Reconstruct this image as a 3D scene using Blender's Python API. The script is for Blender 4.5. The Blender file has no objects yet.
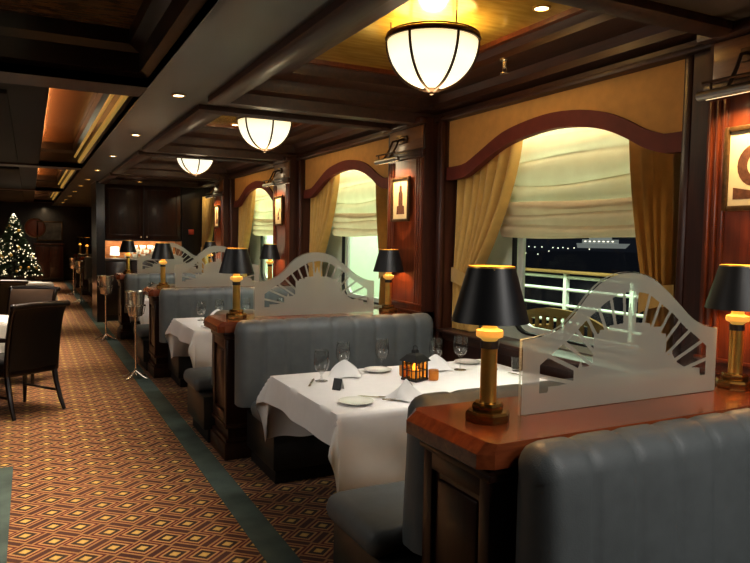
import bpy, bmesh, math, random
from mathutils import Vector, Matrix
R = random.Random(7)
PI = math.pi
sc = bpy.context.scene
COL = sc.collection
Y0, B = 1.782, 3.034            # first divider, distance from divider to divider
ROW = [Y0 + B*k for k in range(8)]

# ------------------------------------------------------------------ materials
def new_mat(name):
    m = bpy.data.materials.new(name); m.use_nodes = True
    nt = m.node_tree; nt.nodes.clear()
    out = nt.nodes.new('ShaderNodeOutputMaterial')
    return m, nt, out
def N(nt, typ, **kw):
    n = nt.nodes.new(typ)
    for k, v in kw.items():
        if k.startswith('i_'):
            key = k[2:]
            key = int(key) if key.isdigit() else key.replace('_', ' ')
            n.inputs[key].default_value = v
        else: setattr(n, k, v)
    return n
def L(nt, a, b): nt.links.new(a, b)
def principled(nt, out, color=(.5,.5,.5), rough=.5, metal=0., coat=0., sheen=0., emit=None, es=0.):
    p = nt.nodes.new('ShaderNodeBsdfPrincipled')
    p.inputs['Base Color'].default_value = (*color, 1); p.inputs['Roughness'].default_value = rough
    p.inputs['Metallic'].default_value = metal; p.inputs['Coat Weight'].default_value = coat
    p.inputs['Coat Roughness'].default_value = .12
    p.inputs['Sheen Weight'].default_value = sheen
    if emit: p.inputs['Emission Color'].default_value = (*emit, 1); p.inputs['Emission Strength'].default_value = es
    nt.links.new(p.outputs[0], out.inputs[0]); return p
def ramp(nt, stops, interp='LINEAR'):
    r = nt.nodes.new('ShaderNodeValToRGB'); cr = r.color_ramp; cr.interpolation = interp
    while len(cr.elements) < len(stops): cr.elements.new(.5)
    for e, (p, c) in zip(cr.elements, stops): e.position = p; e.color = (*c, 1)
    return r
def plain(name, color, rough=.5, metal=0., coat=0., var=.12, scale=14., bump=0., bscale=80., sheen=0.):
    """one colour with a soft procedural variation and, if asked, a fine bump"""
    m, nt, out = new_mat(name); p = principled(nt, out, color, rough, metal, coat, sheen)
    tc = N(nt, 'ShaderNodeTexCoord'); no = N(nt, 'ShaderNodeTexNoise', i_Scale=scale, i_Detail=3.)
    L(nt, tc.outputs['Object'], no.inputs['Vector'])
    r = ramp(nt, [(.3, tuple(c*(1-var) for c in color)), (.7, tuple(min(1, c*(1+var)) for c in color))])
    L(nt, no.outputs['Fac'], r.inputs[0]); L(nt, r.outputs[0], p.inputs['Base Color'])
    if bump:
        n2 = N(nt, 'ShaderNodeTexNoise', i_Scale=bscale, i_Detail=2.); L(nt, tc.outputs['Object'], n2.inputs['Vector'])
        b = N(nt, 'ShaderNodeBump', i_Strength=bump, i_Distance=.01); L(nt, n2.outputs['Fac'], b.inputs['Height']); L(nt, b.outputs[0], p.inputs['Normal'])
    return m
def wood(name, dark, light, stretch=(14, 14, 1.2), rough=.3, coat=.35):
    m, nt, out = new_mat(name); p = principled(nt, out, dark, rough, 0, coat)
    tc = N(nt, 'ShaderNodeTexCoord'); mp = N(nt, 'ShaderNodeMapping'); mp.inputs['Scale'].default_value = stretch
    L(nt, tc.outputs['Object'], mp.inputs[0])
    no = N(nt, 'ShaderNodeTexNoise', i_Scale=2.2, i_Detail=6., i_Roughness=.62, i_Distortion=.6)
    L(nt, mp.outputs[0], no.inputs['Vector'])
    r = ramp(nt, [(.3, dark), (.52, tuple((a+b)/2 for a, b in zip(dark, light))), (.75, light)])
    L(nt, no.outputs['Fac'], r.inputs[0]); L(nt, r.outputs[0], p.inputs['Base Color'])
    return m
def emis(name, color, strength, base=(.8,.8,.8)):
    m, nt, out = new_mat(name); principled(nt, out, base, .35, emit=color, es=strength); return m
def clear_glass(name, tint=(1,1,1), refl=1.0):
    m, nt, out = new_mat(name)
    t = N(nt, 'ShaderNodeBsdfTransparent'); t.inputs[0].default_value = (*tint, 1)
    g = N(nt, 'ShaderNodeBsdfGlossy'); g.inputs['Roughness'].default_value = .03
    lf = N(nt, 'ShaderNodeLayerWeight'); pw = N(nt, 'ShaderNodeMath', operation='POWER'); pw.inputs[1].default_value = 4.; L(nt, lf.outputs['Facing'], pw.inputs[0])
    lw = N(nt, 'ShaderNodeMath', operation='MULTIPLY_ADD'); lw.inputs[1].default_value = .75; lw.inputs[2].default_value = .04; L(nt, pw.outputs[0], lw.inputs[0])
    mu = N(nt, 'ShaderNodeMath', operation='MULTIPLY'); mu.inputs[1].default_value = refl
    mx = N(nt, 'ShaderNodeMixShader')
    L(nt, lw.outputs[0], mu.inputs[0]); L(nt, mu.outputs[0], mx.inputs[0]); L(nt, t.outputs[0], mx.inputs[1]); L(nt, g.outputs[0], mx.inputs[2]); L(nt, mx.outputs[0], out.inputs[0])
    return m
def frosted(name, color, opacity):
    m, nt, out = new_mat(name)
    t = N(nt, 'ShaderNodeBsdfTransparent'); d = N(nt, 'ShaderNodeBsdfDiffuse'); d.inputs[0].default_value = (*color, 1)
    tl = N(nt, 'ShaderNodeBsdfTranslucent'); tl.inputs[0].default_value = (*color, 1)
    a = N(nt, 'ShaderNodeMixShader'); a.inputs[0].default_value = .45; L(nt, d.outputs[0], a.inputs[1]); L(nt, tl.outputs[0], a.inputs[2])
    b = N(nt, 'ShaderNodeMixShader')
    tc = N(nt, 'ShaderNodeTexCoord'); no = N(nt, 'ShaderNodeTexNoise', i_Scale=3.)
    L(nt, tc.outputs['Object'], no.inputs['Vector'])
    mr = N(nt, 'ShaderNodeMapRange'); mr.inputs['To Min'].default_value = opacity-.06; mr.inputs['To Max'].default_value = opacity+.06
    L(nt, no.outputs['Fac'], mr.inputs['Value']); L(nt, mr.outputs[0], b.inputs[0])
    L(nt, t.outputs[0], b.inputs[1]); L(nt, a.outputs[0], b.inputs[2]); L(nt, b.outputs[0], out.inputs[0]); return m

def carpet_mat():
    m, nt, out = new_mat('diamond_carpet'); p = principled(nt, out, (.4,.2,.08), .95, sheen=.1)
    tc = N(nt, 'ShaderNodeTexCoord'); sx = N(nt, 'ShaderNodeSeparateXYZ'); L(nt, tc.outputs['Object'], sx.inputs[0])
    def M(op, a, b=None):
        n = N(nt, 'ShaderNodeMath', operation=op)
        for i, v in enumerate((a, b)):
            if v is None: continue
            if isinstance(v, (int, float)): n.inputs[i].default_value = v
            else: L(nt, v, n.inputs[i])
        return n.outputs[0]
    def lattice(ox, oy):
        u = M('SUBTRACT', M('FRACT', M('DIVIDE', M('SUBTRACT', sx.outputs[0], ox-.1315), .263)), .5)
        v = M('SUBTRACT', M('FRACT', M('DIVIDE', M('SUBTRACT', sx.outputs[1], oy-.1), .2)), .5)
        return M('ADD', M('MULTIPLY', M('ABSOLUTE', u), .263/.095), M('MULTIPLY', M('ABSOLUTE', v), .2/.083))
    d = M('MINIMUM', lattice(.092, 3.733), lattice(.222, 3.666))
    nz = N(nt, 'ShaderNodeTexNoise', i_Scale=190., i_Detail=2.); L(nt, tc.outputs['Object'], nz.inputs['Vector'])
    d2 = M('ADD', d, M('MULTIPLY', M('SUBTRACT', nz.outputs['Fac'], .5), .16))
    r = ramp(nt, [(0, (.66,.45,.13)), (.21, (.56,.35,.085)), (.25, (.030,.013,.008)), (.44, (.050,.020,.010)), (.48, (.50,.28,.10)), (.58, (.46,.24,.085)), (.61, (.10,.007,.005)), (.72, (.11,.009,.006)), (.76, (.40,.205,.075)), (.87, (.33,.165,.055)), (.91, (.07,.015,.009))])
    L(nt, M('MULTIPLY', d2, .72), r.inputs[0])
    big = N(nt, 'ShaderNodeTexNoise', i_Scale=1.3); L(nt, tc.outputs['Object'], big.inputs['Vector'])
    hv = N(nt, 'ShaderNodeHueSaturation'); L(nt, r.outputs[0], hv.inputs['Color'])
    mr = N(nt, 'ShaderNodeMapRange'); mr.inputs['To Min'].default_value = .8; mr.inputs['To Max'].default_value = 1.15
    L(nt, big.outputs['Fac'], mr.inputs['Value']); L(nt, mr.outputs[0], hv.inputs['Value']); L(nt, hv.outputs[0], p.inputs['Base Color'])
    b = N(nt, 'ShaderNodeBump', i_Strength=.4, i_Distance=.004); L(nt, nz.outputs['Fac'], b.inputs['Height']); L(nt, b.outputs[0], p.inputs['Normal'])
    return m
def brush_mat(name, stops, stretch, rough, metal):
    m, nt, out = new_mat(name); p = principled(nt, out, stops[0][1], rough, metal)
    tc = N(nt, 'ShaderNodeTexCoord'); mp = N(nt, 'ShaderNodeMapping'); mp.inputs['Scale'].default_value = stretch
    L(nt, tc.outputs['Object'], mp.inputs[0]); no = N(nt, 'ShaderNodeTexNoise', i_Scale=3., i_Detail=4.); L(nt, mp.outputs[0], no.inputs['Vector'])
    r = ramp(nt, stops); L(nt, no.outputs['Fac'], r.inputs[0]); L(nt, r.outputs[0], p.inputs['Base Color']); return m

M = dict(
 wood=wood('dark_mahogany', (.026,.007,.0035), (.075,.019,.008), rough=.36, coat=.1),
 frieze=wood('amber_wood_frieze', (.20,.075,.022), (.36,.15,.045), (12,1.5,12), .4),
 wood_booth=wood('booth_mahogany', (.013,.004,.0022), (.040,.011,.005), rough=.36, coat=.2),
 wood_red=wood('red_mahogany', (.10,.02,.007), (.24,.06,.02), rough=.28),
 wood_top=wood('polished_mahogany_top', (.14,.029,.009), (.29,.072,.021), (1.6,16,16), .24, .5),
 wood_ceil=wood('ceiling_mahogany', (.024,.008,.005), (.07,.022,.010), (12,1.2,12), .5, .04),
 wood_black=wood('black_stained_wood', (.007,.003,.002), (.019,.007,.005)),
 trim_red=plain('arch_trim_red_wood', (.16,.024,.011), .7),
 soffit=plain('grey_brown_soffit', (.125,.115,.10), .33, coat=.25, var=.08, scale=3),
 soffit_dark=plain('dark_dropped_soffit', (.010,.008,.007), .75),
 gold=brush_mat('gold_leaf_panel', [(.3,(.50,.29,.045)), (.7,(.70,.45,.09))], (2,9,2), .14, .35),
 tray=brush_mat('brown_tray_panel', [(.3,(.15,.075,.03)), (.7,(.26,.14,.06))], (2,10,2), .22, .2),
 tan=plain('tan_fabric_panel', (.70,.36,.10), .85, bump=.1, bscale=300, var=.06),
 curtain=plain('gold_curtain_cloth', (.60,.365,.095), .8, bump=.08, bscale=260, sheen=.3, var=.08),
 lining=plain('dark_curtain_lining', (.16,.10,.05), .8),
 leather=plain('grey_green_leather', (.115,.128,.130), .50, coat=.0, bump=.12, bscale=220, var=.08),
 leather_dark=plain('dark_leather', (.010,.011,.011), .38, coat=.15, bump=.1, bscale=220),
 plinth=plain('black_plinth', (.008,.007,.007), .6),
 brass=plain('aged_brass', (.72,.45,.10), .33, .55, var=.15),
 brass_dark=plain('dark_brass', (.30,.17,.045), .25, .95, var=.25),
 bronze=plain('dark_bronze', (.10,.055,.03), .35, .8),
 silver=plain('polished_silver', (.88,.82,.68), .22, .86, var=.05),
 steel=plain('brushed_steel', (.42,.40,.37), .32, 1., var=.05),
 black=plain('black_card_shade', (.008,.008,.009), .42),
 blackm=plain('matt_black', (.012,.012,.012), .5),
 cloth=plain('white_linen', (.80,.79,.77), .85, bump=.05, bscale=400, var=.02, sheen=.1),
 napkin=plain('white_napkin_linen', (.74,.74,.73), .85, bump=.05, bscale=400, var=.03),
 china=plain('white_china', (.82,.81,.78), .15, coat=.4, var=.02),
 paint=plain('pale_green_white_paint', (.72,.80,.66), .45, var=.03),
 white=plain('white_paint', (.82,.85,.80), .4, var=.03),
 teak=wood('teak_rail', (.20,.095,.028), (.36,.19,.055), (14,1,14), .45, .05),
 deck=wood('deck_planks', (.10,.06,.03), (.18,.11,.06), (14,1,14), .6, 0),
 green=plain('green_carpet_border', (.075,.108,.096), .95, var=.22, scale=5, bump=.25, bscale=240),
 wallwood=wood('wall_mahogany', (.03,.009,.005), (.08,.022,.01)),
 paper=plain('cream_paper', (.80,.70,.48), .7, var=.05),
 ink=plain('sepia_ink', (.13,.05,.025), .7, var=.3, scale=60),
 frame=plain('dark_gilt_frame', (.10,.055,.02), .35, .5, var=.3, scale=60),
 redbox=plain('red_alarm_plastic', (.5,.07,.04), .4),
 chairwood=wood('espresso_chair_wood', (.007,.003,.002), (.018,.007,.004)),
 chairleather=plain('black_brown_chair_leather', (.007,.005,.0045), .45),
 tanleather=plain('tan_brown_chair_leather', (.085,.040,.013), .45),
 needles=plain('fir_green', (.035,.06,.025), .8),
 sea=plain('night_sea', (.004,.006,.01), .2),
 shade_in=plain('gold_shade_lining', (.75,.52,.18), .5),
 splash=brush_mat('copper_backsplash', [(.3,(.45,.16,.05)), (.7,(.7,.3,.1))], (3,3,12), .35, .3),
 glass=clear_glass('clear_glass'), lglass=clear_glass('amber_pane', (1,.80,.5), .6),
 goblet=clear_glass('goblet_glass', (.95,.96,.96), 2.0),
 pane=clear_glass('window_pane', (.97,1,.97), .25),
 frost=frosted('frosted_glass', (.54,.54,.46), .80),
 edge=frosted('ground_glass_edge', (.70,.75,.65), .75),
 amber=frosted('amber_votive_glass', (.85,.42,.10), .6),
 
 lens=emis('lit_downlight_lens', (1.0,.86,.6), 12.),
 flame=emis('candle_flame', (1.0,.45,.06), 4.),
 cove=emis('amber_cove_strip', (1.0,.42,.12), 1.6),
 city=emis('distant_lights', (1,.92,.7), 2.2),
 shipw=emis('lit_ship_white', (.5,.52,.5), .28),
 fairy=emis('fairy_light_bulbs', (1.0,.84,.50), .75),
 glow=emis('painted_glow_cup', (1.0,.55,.10), .40, (.62,.42,.13)),  # emission paints bulb light onto the brass socket cup; candles share it
 brasslit=emis('painted_glow_brass', (1.,.66,.14), .20, (.6,.4,.1)),  # faint emission paints a lit look onto the brass moulding
 goldlit=plain('bright_brass', (.88,.52,.12), .30, .88),
 picbulb=emis('picture_light_tube', (1.,.75,.4), 3.),
 carpet=carpet_mat(),
)
def dome_mat():
    m, nt, out = new_mat('lit_opal_glass'); p = principled(nt, out, (.8,.78,.7), .3)
    tc = N(nt, 'ShaderNodeTexCoord'); sx = N(nt, 'ShaderNodeSeparateXYZ'); L(nt, tc.outputs['Object'], sx.inputs[0])
    mr = N(nt, 'ShaderNodeMapRange'); mr.inputs['From Min'].default_value = -.28; mr.inputs['From Max'].default_value = 0.; L(nt, sx.outputs[2], mr.inputs['Value'])
    r = ramp(nt, [(0, (.95,.76,.42)), (.25, (1,.90,.62)), (.6, (1,.95,.74)), (.85, (1,.86,.55)), (1, (.85,.62,.30))])
    L(nt, mr.outputs[0], r.inputs[0]); L(nt, r.outputs[0], p.inputs['Emission Color']); p.inputs['Emission Strength'].default_value = 1.12; return m
M['dome'] = dome_mat()
def blind_mat(name, ca, cb):
    m, nt, out = new_mat(name)
    d = N(nt, 'ShaderNodeBsdfDiffuse'); t = N(nt, 'ShaderNodeBsdfTranslucent')
    tc = N(nt, 'ShaderNodeTexCoord'); no = N(nt, 'ShaderNodeTexNoise', i_Scale=6., i_Detail=3.); L(nt, tc.outputs['Object'], no.inputs['Vector'])
    r = ramp(nt, [(.3,ca), (.7,cb)]); L(nt, no.outputs['Fac'], r.inputs[0])
    L(nt, r.outputs[0], d.inputs[0]); L(nt, r.outputs[0], t.inputs[0])
    mx = N(nt, 'ShaderNodeMixShader'); mx.inputs[0].default_value = .45
    L(nt, d.outputs[0], mx.inputs[1]); L(nt, t.outputs[0], mx.inputs[2]); L(nt, mx.outputs[0], out.inputs[0]); return m
M['blind'] = blind_mat('cream_blind_fabric', (.80,.72,.48), (.88,.82,.58)); M['blind_hem'] = blind_mat('beige_blind_hem', (.70,.53,.36), (.78,.62,.44))

# ------------------------------------------------------------------ mesh helpers
class MB:
    def __init__(s): s.bm = bmesh.new()
    def box(s, x0, x1, y0, y1, z0, z1, bev=0., seg=2, mi=0):
        vs = [s.bm.verts.new(v) for v in ((x0,y0,z0),(x1,y0,z0),(x1,y1,z0),(x0,y1,z0),(x0,y0,z1),(x1,y0,z1),(x1,y1,z1),(x0,y1,z1))]
        fs = [s.bm.faces.new([vs[i] for i in f]) for f in ((3,2,1,0),(4,5,6,7),(0,1,5,4),(1,2,6,5),(2,3,7,6),(3,0,4,7))]
        for f in fs: f.material_index = mi
        if bev:
            es = list({e for f in fs for e in f.edges})
            r = bmesh.ops.bevel(s.bm, geom=es, offset=bev, segments=seg, profile=.5, affect='EDGES')
            for f in r['faces']: f.material_index = mi
        return s
    def prism(s, poly, axis, a, b, mi=0):
        """poly in the two other axes (in x,y,z order), extruded along axis from a to b"""
        def P(u, v, w): return {'x': (w,u,v), 'y': (u,w,v), 'z': (u,v,w)}[axis]
        A = [s.bm.verts.new(P(u,v,a)) for u, v in poly]; Bv = [s.bm.verts.new(P(u,v,b)) for u, v in poly]
        n = len(poly); fs = [s.bm.faces.new(A[::-1]), s.bm.faces.new(Bv)]
        for i in range(n): fs.append(s.bm.faces.new((A[i], A[(i+1)%n], Bv[(i+1)%n], Bv[i])))
        for f in fs: f.material_index = mi
        return s
    def lathe(s, prof, c=(0,0,0), seg=24, mi=0, closed=False, a0=0.):
        rings = []
        for r, z in prof:
            if r < 1e-5: rings.append([s.bm.verts.new((c[0], c[1], c[2]+z))])
            else: rings.append([s.bm.verts.new((c[0]+r*math.cos(a0+2*PI*i/seg), c[1]+r*math.sin(a0+2*PI*i/seg), c[2]+z)) for i in range(seg)])
        pr = list(zip(rings, rings[1:])) + ([(rings[-1], rings[0])] if closed else [])
        for k, (p, q) in enumerate(pr):
            m_ = mi[k] if isinstance(mi, (list, tuple)) else mi
            for i in range(seg):
                j = (i+1) % seg
                v = [p[i % len(p)], p[j % len(p)], q[j % len(q)], q[i % len(q)]]
                v = list(dict.fromkeys(v))
                if len(v) > 2:
                    f = s.bm.faces.new(v); f.material_index = m_
        return s
    def tube(s, pts, r, seg=8, mi=0, flat=1.0):
        pts = [Vector(p) for p in pts]; rings = []
        rr = r if isinstance(r, (list, tuple)) else [r]*len(pts)
        for i, p in enumerate(pts):
            t = (pts[min(i+1, len(pts)-1)] - pts[max(i-1, 0)]).normalized()
            up = Vector((0,0,1)) if abs(t.z) < .9 else Vector((0,1,0))
            u = t.cross(up).normalized(); v = u.cross(t)
            rings.append([s.bm.verts.new(p + u*rr[i]*math.cos(2*PI*k/seg) + v*rr[i]*flat*math.sin(2*PI*k/seg)) for k in range(seg)])
        for p, q in zip(rings, rings[1:]):
            for k in range(seg):
                f = s.bm.faces.new((p[k], p[(k+1)%seg], q[(k+1)%seg], q[k])); f.material_index = mi
        for rg in (rings[0][::-1], rings[-1]): s.bm.faces.new(rg).material_index = mi
        return s
    def grid(s, nu, nv, fn, mi=0, wrap=False):
        V = [[s.bm.verts.new(fn(i/(nu-1), j/(nv-1))) for j in range(nv)] for i in range(nu)]
        for i in range(nu-1):
            for j in range(nv-1):
                s.bm.faces.new((V[i][j], V[i+1][j], V[i+1][j+1], V[i][j+1])).material_index = mi
        return V
    def ball(s, c, r, mi=0, u=10, v=6, sc=(1,1,1)):
        r_ = bmesh.ops.create_uvsphere(s.bm, u_segments=u, v_segments=v, radius=r, matrix=Matrix.Translation(c) @ Matrix.Diagonal((*sc,1)))
        for f in {f for vv in r_['verts'] for f in vv.link_faces}: f.material_index = mi
        return s
    def build(s, name, mats, parent=None, angle=38, loc=None, recalc=True, rz=0):
        if recalc: bmesh.ops.recalc_face_normals(s.bm, faces=s.bm.faces)
        me = bpy.data.meshes.new(name); s.bm.to_mesh(me); s.bm.free()
        for m in (mats if isinstance(mats, (list, tuple)) else [mats]): me.materials.append(m)
        me.shade_smooth(); me.set_sharp_from_angle(angle=math.radians(angle))
        o = bpy.data.objects.new(name, me); COL.objects.link(o)
        if parent: o.parent = parent
        if loc: o.location = loc
        if rz: o.rotation_euler.z = rz
        return o
def tag(o, label, cat, group=None, kind=None):
    o['label'] = label; o['category'] = cat
    if group: o['group'] = group
    if kind: o['kind'] = kind
    return o
def thing(name, label, cat, loc=(0,0,0), rz=0, group=None):
    o = bpy.data.objects.new(name, None); COL.objects.link(o); o.empty_display_size = .1
    o.location = loc; o.rotation_euler.z = rz
    return tag(o, label, cat, group)
def struct(o): o['kind'] = 'structure'; return o
def dup(root, loc, label, rz=None, group=None):
    def cp(o, par):
        c = o.copy(); COL.objects.link(c)
        if par: c.parent = par
        for ch in list(o.children): cp(ch, c)
        return c
    c = cp(root, None); c.location = loc; c['label'] = label
    if rz is not None: c.rotation_euler.z = rz
    if group: c['group'] = group
    return c
def lamp(typ, name, loc, power, color, rad=.05, parent=None, aim=None, angle=None, blend=.6, size=None, spread=None):
    d = bpy.data.lights.new(name, typ); d.energy = power; d.color = color
    if typ in ('POINT', 'SPOT'): d.shadow_soft_size = rad
    if typ == 'SPOT': d.spot_size = math.radians(angle); d.spot_blend = blend
    if typ == 'AREA': d.shape = 'RECTANGLE'; d.size, d.size_y = size
    if spread: d.spread = math.radians(spread)
    o = bpy.data.objects.new(name, d); COL.objects.link(o); o.location = loc
    if parent: o.parent = parent
    if aim is not None:                      # local y of an area light stays along the aisle
        z_ = -Vector(aim).normalized(); y_ = Vector((0,1,0)) if abs(z_.y) < .9 else Vector((0,0,1))
        y_ = (y_ - z_*y_.dot(z_)).normalized(); x_ = y_.cross(z_)
        o.rotation_euler = Matrix((x_, y_, z_)).transposed().to_euler()
    return o
WARM = (1., .72, .42)

# ------------------------------------------------------------------ camera
f_, yaw, pit, roll, H = 676.81, .4724, .0627, .0162, 1.5671
fw = Vector((math.sin(yaw)*math.cos(pit), math.cos(yaw)*math.cos(pit), -math.sin(pit)))
rt = Vector((math.cos(yaw), -math.sin(yaw), 0)); up = rt.cross(fw)
r2 = rt*math.cos(roll) + up*math.sin(roll); u2 = -rt*math.sin(roll) + up*math.cos(roll)
cd = bpy.data.cameras.new('camera'); cam = bpy.data.objects.new('camera', cd); COL.objects.link(cam)
cd.sensor_width = 36; cd.lens = 36*f_/750; cd.clip_start = .05; cd.clip_end = 3000
mw = Matrix((r2, u2, -fw)).transposed().to_4x4(); mw.translation = (0,0,H); cam.matrix_world = mw
sc.camera = cam

# ------------------------------------------------------------------ room shell
YB, YE = -3.2, 25.4
m = MB(); m.box(-5, 3.2, YB, YE, -.1, 0); o = struct(m.build('floor', M['carpet']))
m = MB(); m.box(1.0, 1.155, -3, 25, 0, .003); struct(m.build('trim_1', M['green']))
m = MB(); m.prism([(-2.2,-2),(-.118,-2),(-.118,5.07),(-2.2,5.07)], 'z', 0, .003); struct(m.build('trim_2', M['green']))
# ceiling: slab above, soffit strip, beams, trays
m = MB(); m.box(-5, 3.3, YB, YE, 3.0, 3.1); struct(m.build('ceiling', M['wood_black']))
ZS = 2.51
m = MB(); m.box(.69, 1.13, YB, YE, ZS, 3.0)
for y in [ROW[k] for k in range(-0, 4)] + [Y0 - B]:
    m.box(1.13, 2.9, y-.17, y+.17, ZS, 3.0)
for y in range(4, 8): pass
m.box(1.13, 2.9, 12.85, YE, ZS, 3.0)
struct(m.build('ceiling_soffit', M['soffit']))
m = MB()
for y in (Y0-B, ROW[1], ROW[3], ROW[5], ROW[7]): m.box(-5, .69, y-.2, y+.14, ZS+.005, 3.0)
struct(m.build('ceiling_cross_beam', M['wood_ceil']))
m = MB(); m.box(-5, -1.2, YB, YE, ZS+.01, 3.0); struct(m.build('ceiling_aisle_side', M['wood_ceil']))

def ring_loft(m, loops, mi=0):
    """stepped loft between axis-aligned rectangles (x0,x1,y0,y1,z)"""
    prev = None
    for (x0,x1,y0,y1,z) in loops:
        r = [m.bm.verts.new(p) for p in ((x0,y0,z),(x1,y0,z),(x1,y1,z),(x0,y1,z))]
        if prev:
            for i in range(4): m.bm.faces.new((prev[i], prev[(i+1)%4], r[(i+1)%4], r[i])).material_index = mi
        prev = r
for k in range(-1, 4):
    ya, yb = Y0+B*k+.17, Y0+B*(k+1)-.17
    if k == 3: yb = 12.85
    x0, x1 = 1.13, 2.9
    m = MB()                       # moulding frame round the opening
    ring_loft(m, [(x0-.035,x1,ya-.03,yb+.03,ZS), (x0-.035,x1,ya-.03,yb+.03,ZS-.035), (x0-.01,x1,ya-.005,yb+.005,ZS-.05), (x0+.09,x1-.02,ya+.07,yb-.07,ZS-.045), (x0+.1,x1-.03,ya+.08,yb-.08,ZS+.03)])
    gx0, gx1, gy0, gy1, gz = 1.66, 2.55, ya+.26, yb-.26, 2.78
    def lp(t, z, s=1.): return (x0+.1+(gx0-x0-.1)*t, x1-.03+(gx1-x1+.03)*t, ya+.08+(gy0-ya-.08)*t, yb-.08+(gy1-yb+.08)*t, z)
    ring_loft(m, [lp(0,ZS+.03), lp(.3,ZS+.05), lp(.3,ZS+.09), lp(.42,ZS+.13), lp(.5,ZS+.13), lp(.85,ZS+.17), lp(.85,ZS+.21), lp(.94,ZS+.235), lp(1,gz)])
    struct(m.build('ceiling_coffer', M['wood_ceil'], recalc=True))
    m = MB(); m.box(gx0-.05, gx1+.05, gy0-.05, gy1+.05, gz-.002, gz+.02); struct(m.build('ceiling_gold_panel', M['gold']))
    m = MB(); e = .028
    ring_loft(m, [(gx0-.01,gx1+.01,gy0-.01,gy1+.01,gz-.03), (gx0+e,gx1-e,gy0+e,gy1-e,gz-.03), (gx0+e,gx1-e,gy0+e,gy1-e,gz)])
    struct(m.build('ceiling_panel_moulding', M['wood_red']))
# trays over the aisle: the first two wide and dark, the rest narrow with an amber cove
for k in (-1, 1, 3, 5):
    ya, yb = Y0+B*k+.14, Y0+B*(k+2)-.2
    xl = -1.2 if k < 1 else .13
    m = MB()
    q = .10 if k < 1 else .0
    ring_loft(m, [(xl,.69,ya,yb,ZS+.005), (xl,.69,ya,yb,ZS+.06), (xl+q,.635,ya+.06,yb-.06,ZS+.08), (xl+q,.635,ya+.06,yb-.06,ZS+.2), (xl+q,.57,ya+.1,yb-.1,ZS+.24), (xl+q,.57,ya+.1,yb-.1,2.9)])
    struct(m.build('ceiling_tray', M['wood_black']))
    m = MB(); m.box(xl, .6, ya+.05, yb-.05, 2.84, 2.88); struct(m.build('ceiling_tray_panel', M['tray']))
    if k >= 1:
        m = MB(); m.box(-1.2, xl, ya, yb, ZS+.03, 2.95); m.box(-.9, -.12, ya+.35, yb-.35, ZS+.0, ZS+.04, .01); struct(m.build('ceiling_dropped_panel', M['soffit_dark']))
        for dx, w in ((0,.028), (.06,.016)):
            m = MB(); m.tube([(.655-dx, ya+.08, 2.605+dx), (.655-dx, yb-.08, 2.605+dx)], w, 8); struct(m.build('ceiling_brass_cove', M['brasslit']))
        lamp('AREA', 'tray_cove_light', (.165, (ya+yb)/2, 2.70), 13., (1,.40,.12), size=(.03, yb-ya-.4), aim=(.35,0,.9))
    else:
        lamp('AREA', 'tray_fill', (-.2, (ya+yb)/2+1.2, 2.62), 1.3, (1,.8,.5), size=(.4, 1.2), aim=(.2,0,1))  # added fill that brightens the tray panel, no fixture here
# outer walls
m = MB(); m.box(-5.1, -5, YB, YE, 0, 3.1); struct(m.build('wall_left', M['wallwood']))
m = MB(); m.box(-5, 3.3, YB-.1, YB, 0, 3.1); struct(m.build('wall_behind', M['wallwood']))
m = MB(); m.box(-5, 3.3, YE, YE+.1, 0, 3.1); struct(m.build('wall_end', M['wood_black']))

# window wall: piers, dado, upper wall, frame plates
PH = .29
def pier(y, name):
    m = MB()
    m.box(2.725, 3.2, y-.225, y+.225, 0, 1.0); m.box(2.725, 3.2, y-PH, y+PH, 1.0, ZS)
    m.box(2.69, 2.73, y-PH-.012, y+PH+.012, .985, 1.005, .005)
    m.box(2.66, 2.73, y-PH-.03, y+PH+.03, 2.46, ZS-.001, .01)
    m.box(2.695, 2.73, y-PH-.01, y+PH+.01, 2.235, 2.27, .006); m.box(2.70, 2.73, y-PH-.005, y+PH+.005, 2.21, 2.24, .004)
    struct(m.build(name, M['wood']))
    m = MB(); m.box(2.72, 2.7255, y-PH+.006, y+PH-.006, 1.0, 2.22)
    for s in (-1, 1):                                    # reeded edges on the face
        for j in range(3):
            yy = y+s*(PH-.03-.035*j); m.box(2.708, 2.722, yy-.009, yy+.009, 1.05, 2.2, .004)
    m.box(2.705, 2.728, y-PH-.005, y+PH+.005, 1.045, 1.065, .005)
    struct(m.build(name+'_panel', M['wood_red']))
    m = MB(); m.box(2.716, 2.7255, y-PH+.02, y+PH-.02, 2.28, 2.455, .006); return struct(m.build(name+'_frieze', M['frieze']))
for k in range(-1, 4): pier(Y0+B*k, 'wall_pier')
m = MB()
for k in range(-1, 4):
    ya, yb = Y0+B*k+PH, Y0+B*(k+1)-PH
    m.box(2.87, 3.2, ya, yb, 0, .86); m.box(3.1, 3.2, ya, yb, 2.42, ZS)
    for s, yy in ((1, ya), (-1, yb)):                    # casings beside each window
        w = .225 if s == 1 else .115
        m.box(2.84, 3.0, min(yy, yy+s*w), max(yy, yy+s*w), .86, ZS)
        m.box(2.832 if s == 1 else 2.80, 2.86, min(yy+s*(w-.05), yy+s*w), max(yy+s*(w-.05), yy+s*w), .0, ZS, .012)
struct(m.build('wall_right', M['wood']))
m = MB()
for k in range(-1, 4):
    ya, yb = Y0+B*k+PH, Y0+B*(k+1)-PH
    m.box(2.80, 2.95, ya, yb, .86, .885, .006); m.box(2.845, 2.88, ya, yb, .80, .86, .006)
    m.box(2.82, 3.1, ya, yb, 2.495, 2.53, .0)            # cornice under the coffer
    m.box(2.80, 2.90, ya, yb, 2.47, 2.50, .008)
struct(m.build('trim_3', M['wood_ceil']))

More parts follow.
